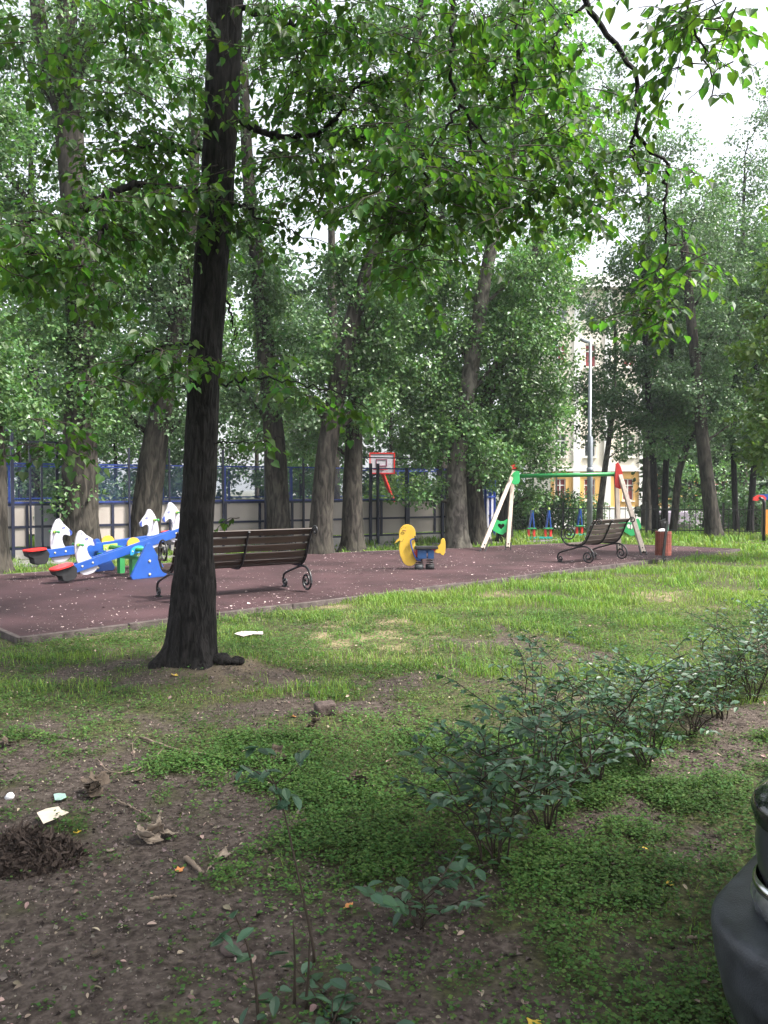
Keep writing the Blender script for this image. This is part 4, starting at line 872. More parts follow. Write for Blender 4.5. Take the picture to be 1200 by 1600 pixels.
for k, (px, py, Y, rx, ry, nt, ml, lab) in enumerate([
        (30, 690, 23.5, 90, 55, 26, M_dark, 'dark green bush behind the court wall at far left'),
        (180, 680, 26, 90, 60, 26, M_pop, 'bushy green maple above the court wall behind the horse heads'),
        (330, 690, 25, 80, 60, 24, M_dark, 'dense bush behind the court wall beside the near trunk'),
        (445, 640, 30, 60, 60, 16, M_fresh, 'yellow-green bush glowing between the slender trunks'),
        (610, 650, 29, 60, 66, 22, M_dark, 'dark bush above the basketball backboard'),
        (470, 740, 27, 100, 34, 22, M_pop, 'low bushes seen through the blue mesh right of the near trunk'),
        (120, 760, 25.5, 150, 34, 30, M_popg, 'low bushes seen through the blue mesh behind the see-saws'),
        (650, 770, 27, 80, 36, 16, M_fresh, 'yellow-green shrub behind the mesh near the red hoop arm'),
        (835, 800, 26.5, 60, 46, 26, M_dark, 'dark hedge bush behind the turquoise rocking toy'),
        (905, 805, 29, 34, 34, 10, M_pop, 'small bush at the foot of the street lamp'),
        (1100, 760, 29, 70, 50, 7, M_pop, 'tangled green bush behind the stout leaning trunk'),
        (1180, 790, 27, 60, 60, 18, M_dark, 'dark bush behind the railing at the right edge'),
        (660, 640, 34, 80, 80, 26, M_fresh, 'sunlit lime-green tree glimpsed behind the poplars'),
        (745, 700, 31, 60, 90, 26, M_dark, 'dark undergrowth tree between the two poplars behind the duck'),
        (400, 500, 34, 80, 60, 12, M_fresh, 'bright young tree far behind the slender ivy-clad poplar'),
        (1130, 690, 32, 90, 60, 12, M_popg, 'grey-green tree beyond the railing at right')]):
    tree(lab, 'bush' if 'bush' in lab or 'shrub' in lab else PT, [(px, 850, 9), (px+2, 800, 7), (px, py, 5)], Y, [(px, py, rx, ry, nt)]+([(px, 805, rx*.8, 30, nt//2)] if py > 730 else []), seed=60+k, mleaf=ml, leaf=.10, kindname='bush' if 'bush' in lab or 'shrub' in lab else 'maple_tree', tr=.5, seg=8)
# far-off wood closing the view
rng = np.random.default_rng(99); wm = MB()
for k in range(420):
    px = rng.uniform(-150, 820) if k < 200 else rng.uniform(1040, 1350); py = rng.uniform(380, 830); Y = rng.uniform(36, 46)
    c = at(px, py, Y)
    tufts(rng, wm, c, (1.7, 1.5, 1.6), 12, 34, .8, .22)
tag(wm.build('background_wood', M_dark), 'dense green wood closing the view beyond the court', 'wood', kind='stuff')
# ---------------------------------------------------------------- the near linden
rng = np.random.default_rng(5); YT = 6.5
b0 = at(294, 1046, YT); O = np.array([b0[0], YT, float(gz(b0[0], YT))-.02])
lin = thing('linden_tree', 'big dark near linden trunk with heart-shaped leaves, standing in front of the bench', 'tree', O)
path = [(295, 1075, 100), (296, 1040, 88), (299, 1010, 80), (301, 960, 74), (304, 910, 70), (305, 868, 57), (308, 800, 53), (312, 760, 52), (318, 600, 50), (325, 500, 52), (331, 400, 53), (340, 300, 51), (349, 100, 53), (352, 0, 55), (358, -150, 50), (362, -400, 42), (370, -800, 30), (372, -1100, 16)]
P = smooth_path([[*(at(px, py, YT)-O), w/2/F*YT] for px, py, w in path], 420)
def dmain(r, th, z):
    rid = np.abs(vn(np.cos(th)*11+3, np.sin(th)*11, z*3.2)-.5)*2; rid2 = np.abs(vn(np.cos(th)*24, np.sin(th)*24+7, z*9)-.5)*2
    r = r*(1+.07*rid+.035*rid2-.06+.04*(vn(np.cos(th)*2, np.sin(th)*2, z*1.3)-.5))
    return r*(1+(.10+.42*np.maximum(0, np.cos(th*3+.6)+.5*np.cos(th*5+1)))*np.exp(-np.maximum(z, 0)/.11))
m = MB(); m.tube(P[:, :3], P[:, 3], 120, disp=dmain)
TR = P
def tp(z): k = int(np.argmin(abs(TR[:, 2]-z))); return TR[k, :3], TR[k, 3]
lm = MB(); twigs = MB()
def spray(a, d, L_, droop=.25, size=.064, n=None):
    """a leafy linden twig: zigzag stem with leaves left and right"""
    n = n or max(4, int(L_/.037)); d = np.asarray(d, float); d /= np.linalg.norm(d); t = np.linspace(0, 1, n+1)
    side = np.cross(d, [0, 0, 1.]); side /= np.linalg.norm(side)+1e-9
    C = a+d*t[:, None]*L_+np.array([0, 0, -1.])*(droop*L_*t**2)[:, None]; C[1:] += rng.normal(0, .008, (n, 3))
    twigs.tube(C[::2] if n > 5 else C, np.linspace(.0045, .0018, len(C[::2] if n > 5 else C)), 4, cap=False)
    Q = C[1:]; k = len(Q); sg = np.where(np.arange(k) % 2, 1, -1)[:, None]
    D = d*.55+side*sg*rng.uniform(.5, 1.1, (k, 1))+np.stack([rng.normal(0, .2, k), rng.normal(0, .2, k), rng.uniform(-1.1, -.1, k)], 1)
    Nn = np.stack([rng.normal(0, .32, k), rng.normal(0, .32, k), np.ones(k)], 1)+d*.25
    leafmesh(lm, Q+D/np.linalg.norm(D, axis=1)[:, None]*.03, D, Nn, size*rng.uniform(.45, 1.22, k), HEART, rng, .28)
def cluster(px, py, rx, ry, Y, n, L_=.5, dirx=None, size=.064, droop=.25, rd=.7):
    c = at(px, py, Y)-O
    for _ in range(n):
        q = rng.normal(0, 1, 3); q /= np.linalg.norm(q); q *= rng.uniform(0, 1)**.5
        s = c+q*np.array([rx/F*Y, rd, ry/F*Y]); th = rng.uniform(0, 2*pi)
        d = np.array([cos(th), sin(th), rng.normal(-.1, .22)]) if dirx is None else np.array([dirx[0]+rng.normal(0, .35), rng.normal(0, .6), dirx[1]+rng.normal(0, .25)])
        spray(s, d, L_*rng.uniform(.6, 1.3), droop, size)
def branch(pts, r0, r1, sprays=0, L_=.45, seg=8, sub=True):
    """pts: (px, py, Y)"""
    Q = smooth_path([[*(at(px, py, Y)-O), 0] for px, py, Y in pts], max(14, 7*len(pts)))[:, :3]; Q[1:-1] += rng.normal(0, .012, (len(Q)-2, 3))
    m.tube(Q, np.linspace(r0, r1, len(Q)), seg)
    for _ in range(sprays):
        k = rng.integers(len(Q)//5, len(Q)); th = rng.uniform(0, 2*pi); spray(Q[k], np.array([cos(th), sin(th), rng.uniform(-.3, .4)]), L_*rng.uniform(.6, 1.4))
    return Q
# limbs seen in the photo
branch([(322, 308, 6.5), (285, 297, 6.3), (250, 290, 6.1), (200, 289, 5.9), (172, 302, 5.8), (160, 330, 5.7), (160, 366, 5.6), (140, 395, 5.55), (90, 404, 5.5), (40, 390, 5.4)], .035, .009, 22)
branch([(172, 302, 5.8), (120, 330, 5.7), (60, 345, 5.6), (0, 350, 5.5)], .016, .005, 16)
branch([(375, 192, 6.5), (398, 200, 6.5), (430, 212, 6.4), (475, 216, 6.3), (510, 205, 6.2), (535, 165, 6.1), (565, 130, 6.0), (600, 118, 6.0)], .028, .006, 22)
branch([(475, 216, 6.3), (520, 210, 6.2), (580, 214, 6.1)], .010, .004, 8)
branch([(378, 14, 6.5), (405, 26, 6.5), (430, 36, 6.4), (465, 35, 6.3), (488, 20, 6.3), (500, -20, 6.3)], .022, .008, 8)
branch([(470, 36, 6.3), (478, 70, 6.3), (460, 120, 6.2), (440, 170, 6.2)], .008, .003, 8)
branch([(316, 235, 6.5), (290, 240, 6.4), (250, 225, 6.3), (200, 235, 6.2)], .016, .006, 12)
branch([(320, 530, 6.5), (280, 540, 6.3), (240, 545, 6.1), (200, 570, 6.0), (180, 610, 5.9)], .012, .004, 12, .35)
branch([(330, 320, 6.4), (380, 318, 6.2), (402, 345, 6.1), (440, 350, 6.1), (475, 372, 6.0)], .012, .004, 8, .3)
branch([(354, 470, 6.5), (362, 495, 6.4), (366, 540, 6.35)], .010, .004, 0)
branch([(345, 600, 6.45), (400, 590, 6.0), (460, 597, 5.8), (520, 610, 5.7), (575, 640, 5.6)], .009, .003, 0)
branch([(335, 690, 6.45), (360, 692, 6.2), (400, 690, 6.0), (440, 684, 5.9)], .007, .003, 0)
# drooping limbs of the same crown, coming down from above the frame
branch([(362, -420, 6.5), (520, -480, 6.0), (640, -300, 5.6), (705, -100, 5.5), (708, 0, 5.5), (704, 100, 5.5), (712, 155, 5.5), (745, 195, 5.5), (765, 230, 5.5)], .05, .008, 16)
branch([(716, 165, 5.5), (690, 215, 5.45), (650, 250, 5.4), (600, 280, 5.4)], .010, .004, 12)
branch([(735, 190, 5.5), (735, 240, 5.5), (770, 275, 5.5), (800, 310, 5.5), (830, 330, 5.5)], .011, .004, 12)
branch([(662, 270, 5.4), (665, 330, 5.4), (655, 390, 5.4), (645, 425, 5.4)], .008, .003, 14, .35)
branch([(365, -600, 6.5), (600, -700, 6.0), (800, -400, 5.7), (890, -80, 5.6), (908, 0, 5.6), (945, 50, 5.6), (972, 85, 5.6), (1000, 125, 5.6), (996, 160, 5.6), (988, 200, 5.6), (1000, 225, 5.6), (1046, 260, 5.6)], .06, .010, 8)
branch([(990, 205, 5.6), (986, 235, 5.6), (1000, 270, 5.6)], .011, .004, 3, .3)
branch([(915, 8, 5.6), (880, 40, 5.6), (860, 75, 5.6), (850, 100, 5.6)], .012, .005, 6)
branch([(1046, 262, 5.6), (1040, 300, 5.6), (1038, 345, 5.6), (1045, 400, 5.6), (1035, 450, 5.6)], .012, .004, 8, .35)
branch([(600, -300, 5.8), (800, -300, 5.2), (960, -200, 4.9), (1060, -60, 4.8), (1080, 30, 4.8), (1110, 100, 4.8), (1112, 150, 4.8)], .03, .004, 0)
branch([(800, 150, 5.6), (810, 100, 5.6), (806, 40, 5.6), (812, -40, 5.6)], .012, .01, 6)
branch([(806, 60, 5.6), (822, 130, 5.6), (815, 180, 5.5)], .006, .003, 6)
# leaf masses
for args in [(70, 410, 100, 45, 5.5, 40, .42), (20, 350, 60, 40, 5.5, 16), (170, 350, 60, 30, 5.8, 14), (240, 330, 80, 30, 6.0, 20), (340, 330, 50, 26, 6.1, 14), (230, 210, 90, 60, 6.2, 34), (160, 240, 60, 50, 6.0, 16),
             (290, 100, 60, 80, 6.2, 20), (60, 60, 70, 50, 5.8, 18), (200, 30, 90, 40, 6.0, 22), (460, 90, 90, 70, 6.1, 34), (560, 140, 70, 90, 6.0, 32), (440, 260, 70, 50, 6.2, 26), (520, 280, 60, 50, 6.0, 22), (520, 30, 80, 30, 6.0, 24),
             (640, 60, 60, 50, 5.7, 26), (640, 240, 70, 60, 5.4, 30), (600, 330, 50, 50, 5.4, 26), (700, 300, 70, 60, 5.4, 28), (650, 410, 36, 30, 5.4, 13), (790, 300, 60, 50, 5.5, 18), (750, 100, 60, 80, 5.6, 34), (820, 60, 50, 60, 5.6, 20), (850, 280, 60, 50, 5.7, 20),
             (880, 130, 60, 60, 5.8, 18), (930, 290, 60, 40, 5.8, 14), (860, 200, 60, 50, 5.8, 18), (900, 330, 60, 30, 5.9, 8), (1015, 465, 40, 40, 5.5, 20, .28), (1045, 430, 26, 44, 5.5, 10, .28), (1005, 505, 26, 20, 5.5, 6, .25), (1085, 60, 36, 60, 4.8, 22), (1065, 20, 40, 30, 4.8, 10), (1108, 155, 8, 22, 4.8, 3, .2),
             (330, 300, 40, 26, 6.1, 10), (70, 700, 60, 16, 5.6, 9, .3), (100, 670, 50, 20, 5.7, 6, .3), (250, 560, 70, 30, 6.0, 18, .35), (180, 600, 40, 24, 5.9, 9, .35), (330, 560, 40, 22, 6.1, 8, .3), (420, 580, 50, 12, 5.9, 8, .3), (470, 615, 40, 14, 5.75, 7, .3), (550, 640, 30, 14, 5.6, 5, .25),
             (410, 690, 34, 8, 6.0, 5, .25), (360, 815, 16, 8, 6.3, 2, .15), (200, 470, 60, 20, 6.0, 6, .3), (300, 590, 26, 20, 6.1, 5, .3)]:
    px, py, rx, ry, Y, n = args[:6]; cluster(px, py, rx, ry, Y, n, args[6] if len(args) > 6 else .45)
# crown above the frame: real limbs and leaves, shading the foreground
for k in range(26):
    z = rng.uniform(5.6, 11.5); a, r = tp(z); th = 2*pi*k*.382; L_ = rng.uniform(2.2, 4.6)*(1-.25*(z-5.6)/6)
    e = a+np.array([cos(th)*L_, sin(th)*L_, rng.uniform(.3, 1.6)]); 
    if e[2]+O[2] < 5.5+.62*max(0, e[1]+YT-5): e[2] = 5.5+.62*max(0, e[1]+YT-5)
    Q = limb(rng, a, e, .12, 12); m.tube(Q, np.linspace(.045, .01, 12), 6)
    for q in Q[3:]:
        for _ in range(10):
            t2 = rng.uniform(0, 2*pi); s = q+rng.normal(0, .35, 3)*np.array([1, 1, .5]); spray(s, np.array([cos(t2), sin(t2), rng.normal(0, .2)]), rng.uniform(.4, .8), size=.10, n=8)
m.build('trunk', M_barkmain, lin); twigs.build('twigs', M_twig, lin); lm.build('crown', M_linden, lin)
m = MB(); q0 = at(352, 1030, 6.45)-O
m.ball(q0+[-.03, .0, -.01], .075, 16, (1.3, 1, .8)); m.ball(q0+[.07, .03, -.02], .06, 16, (1.3, .9, .6)); m.V = [v_+.03*(np.stack([vn(v_[:, 0]*22+k_, v_[:, 1]*22, v_[:, 2]*22) for k_ in (0, 9, 21)], 1)-.5) for v_ in m.V]; m.build('surface_root', M_barkmain, lin)

# second linden, unseen, added behind and right of the camera to shade the foreground
ob = np.array([4.6, -1.2, 0]); shade_linden = thing('linden_tree', 'unseen linden right of the view, added to shade the foreground', 'tree', ob); m = MB(); lm = MB(); twigs = MB()
m.tube([(0, 0, -.2), (0, 0, .3), (-.1, .1, 3), (-.2, .3, 6), (-.2, .5, 9)], [.3, .22, .2, .15, .06], 24, disp=trunk_disp(8))
for k in range(38):
    z = rng.uniform(3.8, 9); th = 2*pi*k*.382; L_ = rng.uniform(2.2, 4.8); a = np.array([-.15, .2, z]); e = a+np.array([cos(th)*L_-.8, sin(th)*L_+.3, rng.uniform(.3, 1.4)])
    wy = e[1]+ob[1]
    e[2] = max(e[2], 2.6+.70*max(0, wy)+.3); Q = limb(rng, a, e, .12, 12); m.tube(Q, np.linspace(.045, .01, 12), 6)
    for q in Q[3:]:
        if q[1]+ob[1] > .3 and q[2] < 2.2+.68*(q[1]+ob[1]): continue
        for _ in range(12):
            t2 = rng.uniform(0, 2*pi); spray(q+rng.normal(0, .35, 3)*np.array([1, 1, .4]), np.array([cos(t2), sin(t2), rng.normal(0, .2)]), rng.uniform(.4, .8), size=.10, n=8)
m.build('trunk', M_barkmain, shade_linden); lm.build('crown', M_linden, shade_linden); twigs.build('twigs', M_twig, shade_linden)

# ---------------------------------------------------------------- shrubs and saplings in the foreground
def shrub(px, py, h, ns, spread, label, seed, lsz=.05, dense=1.0, kind='shrub', lean=(0, 0)):
    rg = np.random.default_rng(seed); b = gp(px, py); z0 = float(gz(b[0], b[1])); t = thing(kind, label, kind, (b[0], b[1], z0), group='shrubs of the foreground row' if kind == 'shrub' else 'seedlings on bare soil'); st = MB(); lf = MB()
    for s in range(ns):
        th = 2*pi*s/ns+rg.uniform(-.5, .5); H = h*rg.uniform(.55, 1.0); sp = spread*rg.uniform(.25, 1.0); q0 = np.array([cos(th)*.05*rg.random(), sin(th)*.05*rg.random(), -.02])
        n = 10; u = np.linspace(0, 1, n)[:, None]; C = q0+np.array([cos(th)*sp+lean[0], sin(th)*sp+lean[1], 0])*u**1.5+np.array([0, 0, H])*(u-.12*u**3); C[1:] += rg.normal(0, .01, (n-1, 3))
        st.tube(C, np.linspace(.0045, .0018, n), 5)
        tips = [(C[-3], C[-1]-C[-3])]
        for q in range(int(rg.integers(3, 6)*dense)+1):
            k = rg.integers(3, n-1); a2 = rg.uniform(0, 2*pi); L_ = rg.uniform(.10, .28); e = C[k]+np.array([cos(a2)*L_, sin(a2)*L_, L_*rg.uniform(.1, .8)])
            Q = limb(rg, C[k], e, .05, 5); st.tube(Q, np.linspace(.003, .0014, 5), 4); tips.append((Q[1], Q[-1]-Q[1]))
        for a_, d_ in tips:
            L_ = np.linalg.norm(d_); k = max(4, int(L_/.021)); u = np.linspace(.1, 1.05, k)[:, None]; Q = a_+d_*u; sg = np.where(np.arange(k) % 2, 1, -1)[:, None]
            dn = d_/(L_+1e-6); sd_ = np.cross(dn, [0, 0, 1.]); sd_ /= np.linalg.norm(sd_)+1e-6
            D = dn*.5+sd_*sg+np.stack([rg.normal(0, .25, k), rg.normal(0, .25, k), rg.normal(-.1, .25, k)], 1)
            leafmesh(lf, Q, D, np.stack([rg.normal(0, .4, k), rg.normal(0, .4, k), np.ones(k)], 1), lsz*rg.uniform(.55, 1.2, k), OVAL, rg, .15)
    st.build('stems', M_stem, t); lf.build('foliage', M_shrub, t); return t
shrub(772, 1345, .70, 11, .38, 'nearest blue-green shrub in the row, with bare brown lower stems', 1, .052, 1.3)
shrub(850, 1290, .76, 10, .40, 'leafy shrub second from the near end of the row', 2, .05, 1.3)
shrub(845, 1205, 1.0, 5, .16, 'tall thin shrub whose lone shoots rise above the row', 3, .045, .8, lean=(-.05, 0))
shrub(925, 1225, .80, 10, .40, 'bushy shrub in the middle of the row behind the second one', 4, .05, 1.1)
shrub(1010, 1195, .68, 11, .36, 'shrub with dark upright stems just before the gap in the row', 5, .045, 1.0)
shrub(965, 1130, .55, 6, .3, 'sparse pale shrub behind the middle of the row', 6, .045, .8)
shrub(1085, 1150, .62, 10, .3, 'stemmy shrub just beyond the gap in the row', 7, .042, 1.0)
shrub(1125, 1120, .66, 10, .3, 'dense dark shrub between the gap and the right edge', 8, .042, 1.2)
shrub(1175, 1090, .72, 11, .32, 'dark shrub at the far end of the row by the right edge', 9, .042, 1.2)
shrub(1225, 1075, .80, 10, .34, 'shrub cut off by the right edge of the photo', 10, .042, 1.2)
shrub(1215, 1020, .6, 7, .3, 'small shrub behind the row at the right edge', 12, .042, 1.0)
shrub(655, 1440, .22, 4, .08, 'small broad-leaved seedling left of the nearest shrub', 13, .06, .4, 'seedling')
#shrub(640, 1300, .28, 4, .15, 'tiny seedling on the green patch left of the shrub row', 14, .05, .5, 'seedling')
shrub(530, 1610, .09, 4, .08, 'low maple seedling at the bottom edge of the photo', 15, .06, .3, 'seedling')
#shrub(575, 1375, .25, 3, .1, 'thin leafy shoot between the bare twig and the seedlings', 17, .045, .4, 'seedling')
def sapling(pts, Y, label, leaves, seed, bare=False, lsz=.058):
    rg = np.random.default_rng(seed); b = gp(pts[0][0], pts[0][1]); O2 = np.array([b[0], b[1], float(gz(b[0], b[1]))]); t = thing('sapling', label, 'sapling', O2)
    Q = smooth_path([[*(at(px, py, b[1]+dy)-O2), 0] for px, py, dy in pts], 24)[:, :3]; Q[0, 2] = -.03; m = MB(); m.tube(Q, np.linspace(.0055, .002, 24), 6); lf = MB()
    for (px, py, dy, n, ang_) in leaves:
        c = at(px, py, b[1]+dy)-O2; j = int(np.argmin(np.linalg.norm(Q-c, axis=1))); tw = limb(rg, Q[j], c, .05, 5); m.tube(tw, np.linspace(.0025, .0012, 5), 4)
        th = rg.uniform(0, 2*pi, n); D = np.stack([np.cos(th), np.sin(th), rg.uniform(-.5, .1, n)], 1); C = c+rg.normal(0, .02, (n, 3))
        leafmesh(lf, C, D, np.stack([rg.normal(0, .4, n), rg.normal(0, .4, n), np.ones(n)], 1), lsz*rg.uniform(.7, 1.2, n), OVAL, rg, .15)
    m.build('stem', M_stem, t)
    if leaves: lf.build('foliage', M_shrub, t)
sapling([(492, 1495, 0), (478, 1420, .02), (460, 1340, .05), (445, 1270, .08), (430, 1225, .1)], 0, 'tall thin sapling with its leaf tuft high above bare ground', [(380, 1195, .1, 4, 0), (405, 1215, .1, 6, 0), (430, 1232, .1, 6, 0), (450, 1245, .1, 5, 0), (480, 1178, .2, 4, 0), (398, 1178, .15, 4, 0)], 31)
sapling([(404, 1600, 0), (400, 1540, 0), (388, 1480, .02), (368, 1430, .03)], 0, 'short sapling with sparse leaves at the bottom edge', [(350, 1450, 0, 3, 0), (380, 1450, 0, 2, 0), (375, 1480, 0, 2, 0), (385, 1570, -.03, 4, 0), (420, 1560, 0, 3, 0)], 32)
sapling([(478, 1565, 0), (482, 1520, 0), (484, 1465, 0)], 0, 'bare brown twig standing up from the soil', [], 33)
sapling([(460, 1560, 0), (461, 1500, 0), (458, 1440, 0)], 0, 'thin pale twig upright beside the bare brown one', [], 34)

# ---------------------------------------------------------------- things lying on the ground
def lay(px, py, dz=0.0): b = gp(px, py); return np.array([b[0], b[1], float(gz(b[0], b[1]))+dz])
def dryleaf(px, py, s, mt, label, name='fallen_leaf', cat='leaf', curl=.5, n=1, seed=0, hz=.0, group=None):
    s *= .62 if n > 1 else .9; rg = np.random.default_rng(seed+int(px)); b = lay(px, py, .006); m = MB()
    for q in range(n):
        # curled lobed leaf as a small grid
        k = 9; u, v = np.meshgrid(np.linspace(-1, 1, k), np.linspace(-1, 1, k)); r = np.hypot(u, v); a = np.arctan2(v, u)
        f = 1/(1+.35*np.abs(np.sin(a*2.5))); x_ = u*f; y_ = v*f*.8
        z_ = curl*(.35*(x_**2)+.5*np.abs(y_))+.18*(vn(u*2.5+seed+q*7, v*2.5, px)-.5); th = rg.uniform(0, 2*pi); ti = rg.normal(0, .9 if n > 1 else .25)
        V = np.stack([x_, y_, z_], -1).reshape(-1, 3)*s/2; Rx = np.array([[1, 0, 0], [0, cos(ti), -sin(ti)], [0, sin(ti), cos(ti)]]); Rz_ = np.array([[cos(th), -sin(th), 0], [sin(th), cos(th), 0], [0, 0, 1]])
        V = V@(Rz_@Rx).T; V[:, 2] -= V[:, 2].min(); V += np.array([rg.normal(0, s*.3), rg.normal(0, s*.3), abs(rg.normal(0, hz))]) if n > 1 else 0
        i, j = np.meshgrid(np.arange(k-1), np.arange(k-1)); m.add(V, np.stack([j*k+i, j*k+i+1, (j+1)*k+i+1, (j+1)*k+i], -1).reshape(-1, 4), True)
    o = m.build(name, mt); o.location = b; sf = o.modifiers.new('thickness', 'SOLIDIFY'); sf.thickness = .0015
    return tag(o, label, cat, 'crumpled dry leaves on the ground' if n > 1 else 'single fallen leaves on the ground')
dryleaf(148, 1236, .15, M_dry, 'tall crumpled brown leaf cluster standing at left', 'dry_leaf_clump', 'dry leaves', .9, 9, 1, .05)
dryleaf(243, 1308, .13, M_drypale, 'pale crumpled leaves in the middle of the bare soil', 'dry_leaf_clump', 'dry leaves', .6, 8, 2, .02)
dryleaf(488, 1138, .11, M_dry, 'dark curled leaves just in front of the brick', 'dry_leaf_clump', 'dry leaves', .9, 5, 3, .03)
dryleaf(553, 1226, .13, M_dry, 'dark crumpled leaves on the green patch right of centre', 'dry_leaf_clump', 'dry leaves', .8, 6, 4, .02)
dryleaf(432, 1182, .12, M_dry, 'dry brown leaves at the right end of the long stick', 'dry_leaf_clump', 'dry leaves', .7, 7, 5, .02)
dryleaf(465, 1290, .08, M_dry, 'dark scrap of leaf under the pale leaf near the sapling', 'dry_leaf_clump', 'dry leaves', .7, 4, 6, .01)
dryleaf(10, 1162, .10, M_dry, 'dark dry leaves at the left edge', 'dry_leaf_clump', 'dry leaves', .5, 4, 7, .01)
for px, py, s, mt, lab in [(470, 1266, .07, M_drypale, 'single pale leaf lying on the green patch by the sapling'), (427, 1218, .06, M_drypale, 'small white-backed leaf near the long stick'), (348, 1332, .09, M_drypale, 'pale flat leaf on the edge of the bare soil'),
                           (172, 1322, .04, M_drypale, 'little pale leaf right of the mulch heap'), (280, 1356, .045, M_oleaf, 'orange leaf alone on the bare soil'), (545, 1409, .045, M_oleaf, 'rusty orange leaf on dark soil right of the sapling'),
                           (120, 1294, .035, M_yleaf, 'small yellow leaf beside the paper scrap'), (1045, 1374, .045, M_yleaf, 'yellow leaf on the path near the car'), (1006, 1325, .04, M_yleaf, 'pale yellow leaf left of the path beneath the shrubs'),
                           (835, 1588, .05, M_yleaf, 'yellow leaf at the bottom edge'), (273, 1064, .07, M_yleaf, 'yellow leaf in the weeds at the foot of the big trunk'), (458, 1116, .05, M_oleaf, 'orange leaf in the weeds left of the brick'), (535, 1245, .04, M_oleaf, 'reddish leaf in front of the dark leaf clump'),
                           (740, 1255, .05, M_yleaf, 'yellow leaf under the nearest shrub'), (152, 1488, .05, M_dry, 'dull brown leaf low on the bare soil'), (215, 1216, .06, M_dry, 'thin brown leaf between the crumpled clump and the stick')]:
    dryleaf(px, py, s, mt, lab, seed=3)
# mulch heap
rg = np.random.default_rng(3); c = lay(38, 1335); m = MB(); n = 2600; r = rg.random(n)**.6; th = rg.uniform(0, 2*pi, n); x = .24*r*np.cos(th); y = .17*r*np.sin(th); z = .12*(1-r**1.6)*rg.random(n)**.4
d = rg.normal(0, 1, (n, 3)); leafmesh(m, np.stack([x, y, z], 1), d, rg.normal(0, 1, (n, 3)), rg.uniform(.015, .05, n), (RHOMB[0]*np.array([1, .6, 1]), RHOMB[1]), rg)
u, v = np.meshgrid(np.linspace(-1, 1, 21), np.linspace(-1, 1, 21)); rr = np.hypot(u, v); zz = .085*np.maximum(0, 1-rr**2)+.02*(vn(u*5, v*5, 3)-.5)-.012; i, j = np.meshgrid(np.arange(20), np.arange(20)); m.add(np.stack([u*.24, v*.17, zz], -1).reshape(-1, 3), np.stack([j*21+i, j*21+i+1, (j+1)*21+i+1, (j+1)*21+i], -1).reshape(-1, 4))
o = m.build('leaf_mulch_heap', M_mulch); o.location = c; tag(o, 'dark heap of rotten leaves at the left edge', 'mulch heap')
def scrap(pts, mt, name, label, cat, lift=.012):
    P = np.array([lay(px, py, lift) for px, py in pts]); c = P.mean(0); k = len(P); m = MB(); V = P-c; V[:, 2] += rg.uniform(0, .015, k)
    m.add(np.vstack([V, [[0, 0, .012]]]), [(i, (i+1) % k, k) for i in range(k)]); o = m.build(name, mt); o.location = c; sf = o.modifiers.new('thickness', 'SOLIDIFY'); sf.thickness = .002; tag(o, label, cat)
scrap([(58, 1284), (72, 1275), (92, 1271), (96, 1276), (108, 1280), (85, 1290), (68, 1297)][::-1], M_paper, 'paper_scrap', 'torn beige paper scrap beside the mulch heap', 'paper', .04)
scrap([(366, 993), (378, 990), (392, 991), (411, 992), (411, 996), (395, 995), (380, 999)][::-1], mat('pink_white_wrapper', (.66, .52, .56), .5, .4, var=.2, scale=14), 'wrapper', 'flat white and pink wrapper on the grass right of the trunk', 'litter', .05)
scrap([(84, 1241), (92, 1237), (102, 1240), (104, 1246), (95, 1250), (86, 1248)][::-1], mat('pale_green_plastic', (.32, .48, .42), .5), 'plastic_scrap', 'pale green plastic scrap left of the crumpled leaves', 'litter')
m = MB(); m.tube([(0, 0, 0), (0.01, 0, .02), (.012, 0, .03)], [.022, .018, .006], 10); o = m.build('crumpled_cup', M_bag); o.location = lay(14, 1242); tag(o, 'tiny crumpled white cup at the left edge', 'litter')
V0 = MB(); V0.box((0, 0, .035), (.135, .10, .085)); o = V0.build('brick', M_brick, bevel=.014); b = lay(508, 1112); o.location = b; o.rotation_euler = (.05, -.05, .35); tag(o, 'weathered dark half brick on the grass right of the big trunk', 'brick')
def stick(pts, r, label, sub=()):
    P = np.array([lay(px, py, .012) for px, py in pts]); c = P[0].copy(); m = MB(); Q = smooth_path(np.column_stack([P-c, np.zeros(len(P))]), 24)[:, :3]; Q[1:-1, 2] += rg.uniform(-.002, .008, 22); m.tube(Q, np.linspace(r, r*.5, 24), 7, disp=trunk_disp(2, .2, 0))
    for s_ in sub: S = np.array([lay(px, py, .014) for px, py in s_])-c; S = smooth_path(np.column_stack([S, np.zeros(len(S))]), 12)[:, :3]; m.tube(S, np.linspace(r*.6, r*.25, 12), 5)
    o = m.build('stick', M_stick); o.location = c; tag(o, label, 'stick', 'sticks on the ground')
stick([(218, 1150), (260, 1163), (300, 1172), (345, 1178), (415, 1184), (440, 1186)], .008, 'long straight stick lying across the grass edge')
stick([(255, 1166), (240, 1185), (210, 1205), (170, 1206), (152, 1185)], .005, 'thin curved twig joining the crumpled leaves and the long stick', [[(210, 1180), (206, 1160), (215, 1150)]])
stick([(290, 1340), (305, 1352), (318, 1364)], .011, 'short thick stub of wood on the bare soil'); stick([(180, 1247), (210, 1258), (235, 1276)], .005, 'small twig leading to the pale crumpled leaves')
stick([(390, 1318), (405, 1325), (417, 1329)], .009, 'short stick half sunk in the weeds'); stick([(323, 1363), (335, 1340), (358, 1315)], .003, 'fine bent twig by the pale flat leaf')
stick([(234, 1401), (276, 1397)], .006, 'short twig lying level on the bare soil'); stick([(1075, 1457), (1112, 1453)], .007, 'dark twig beside the car bumper')
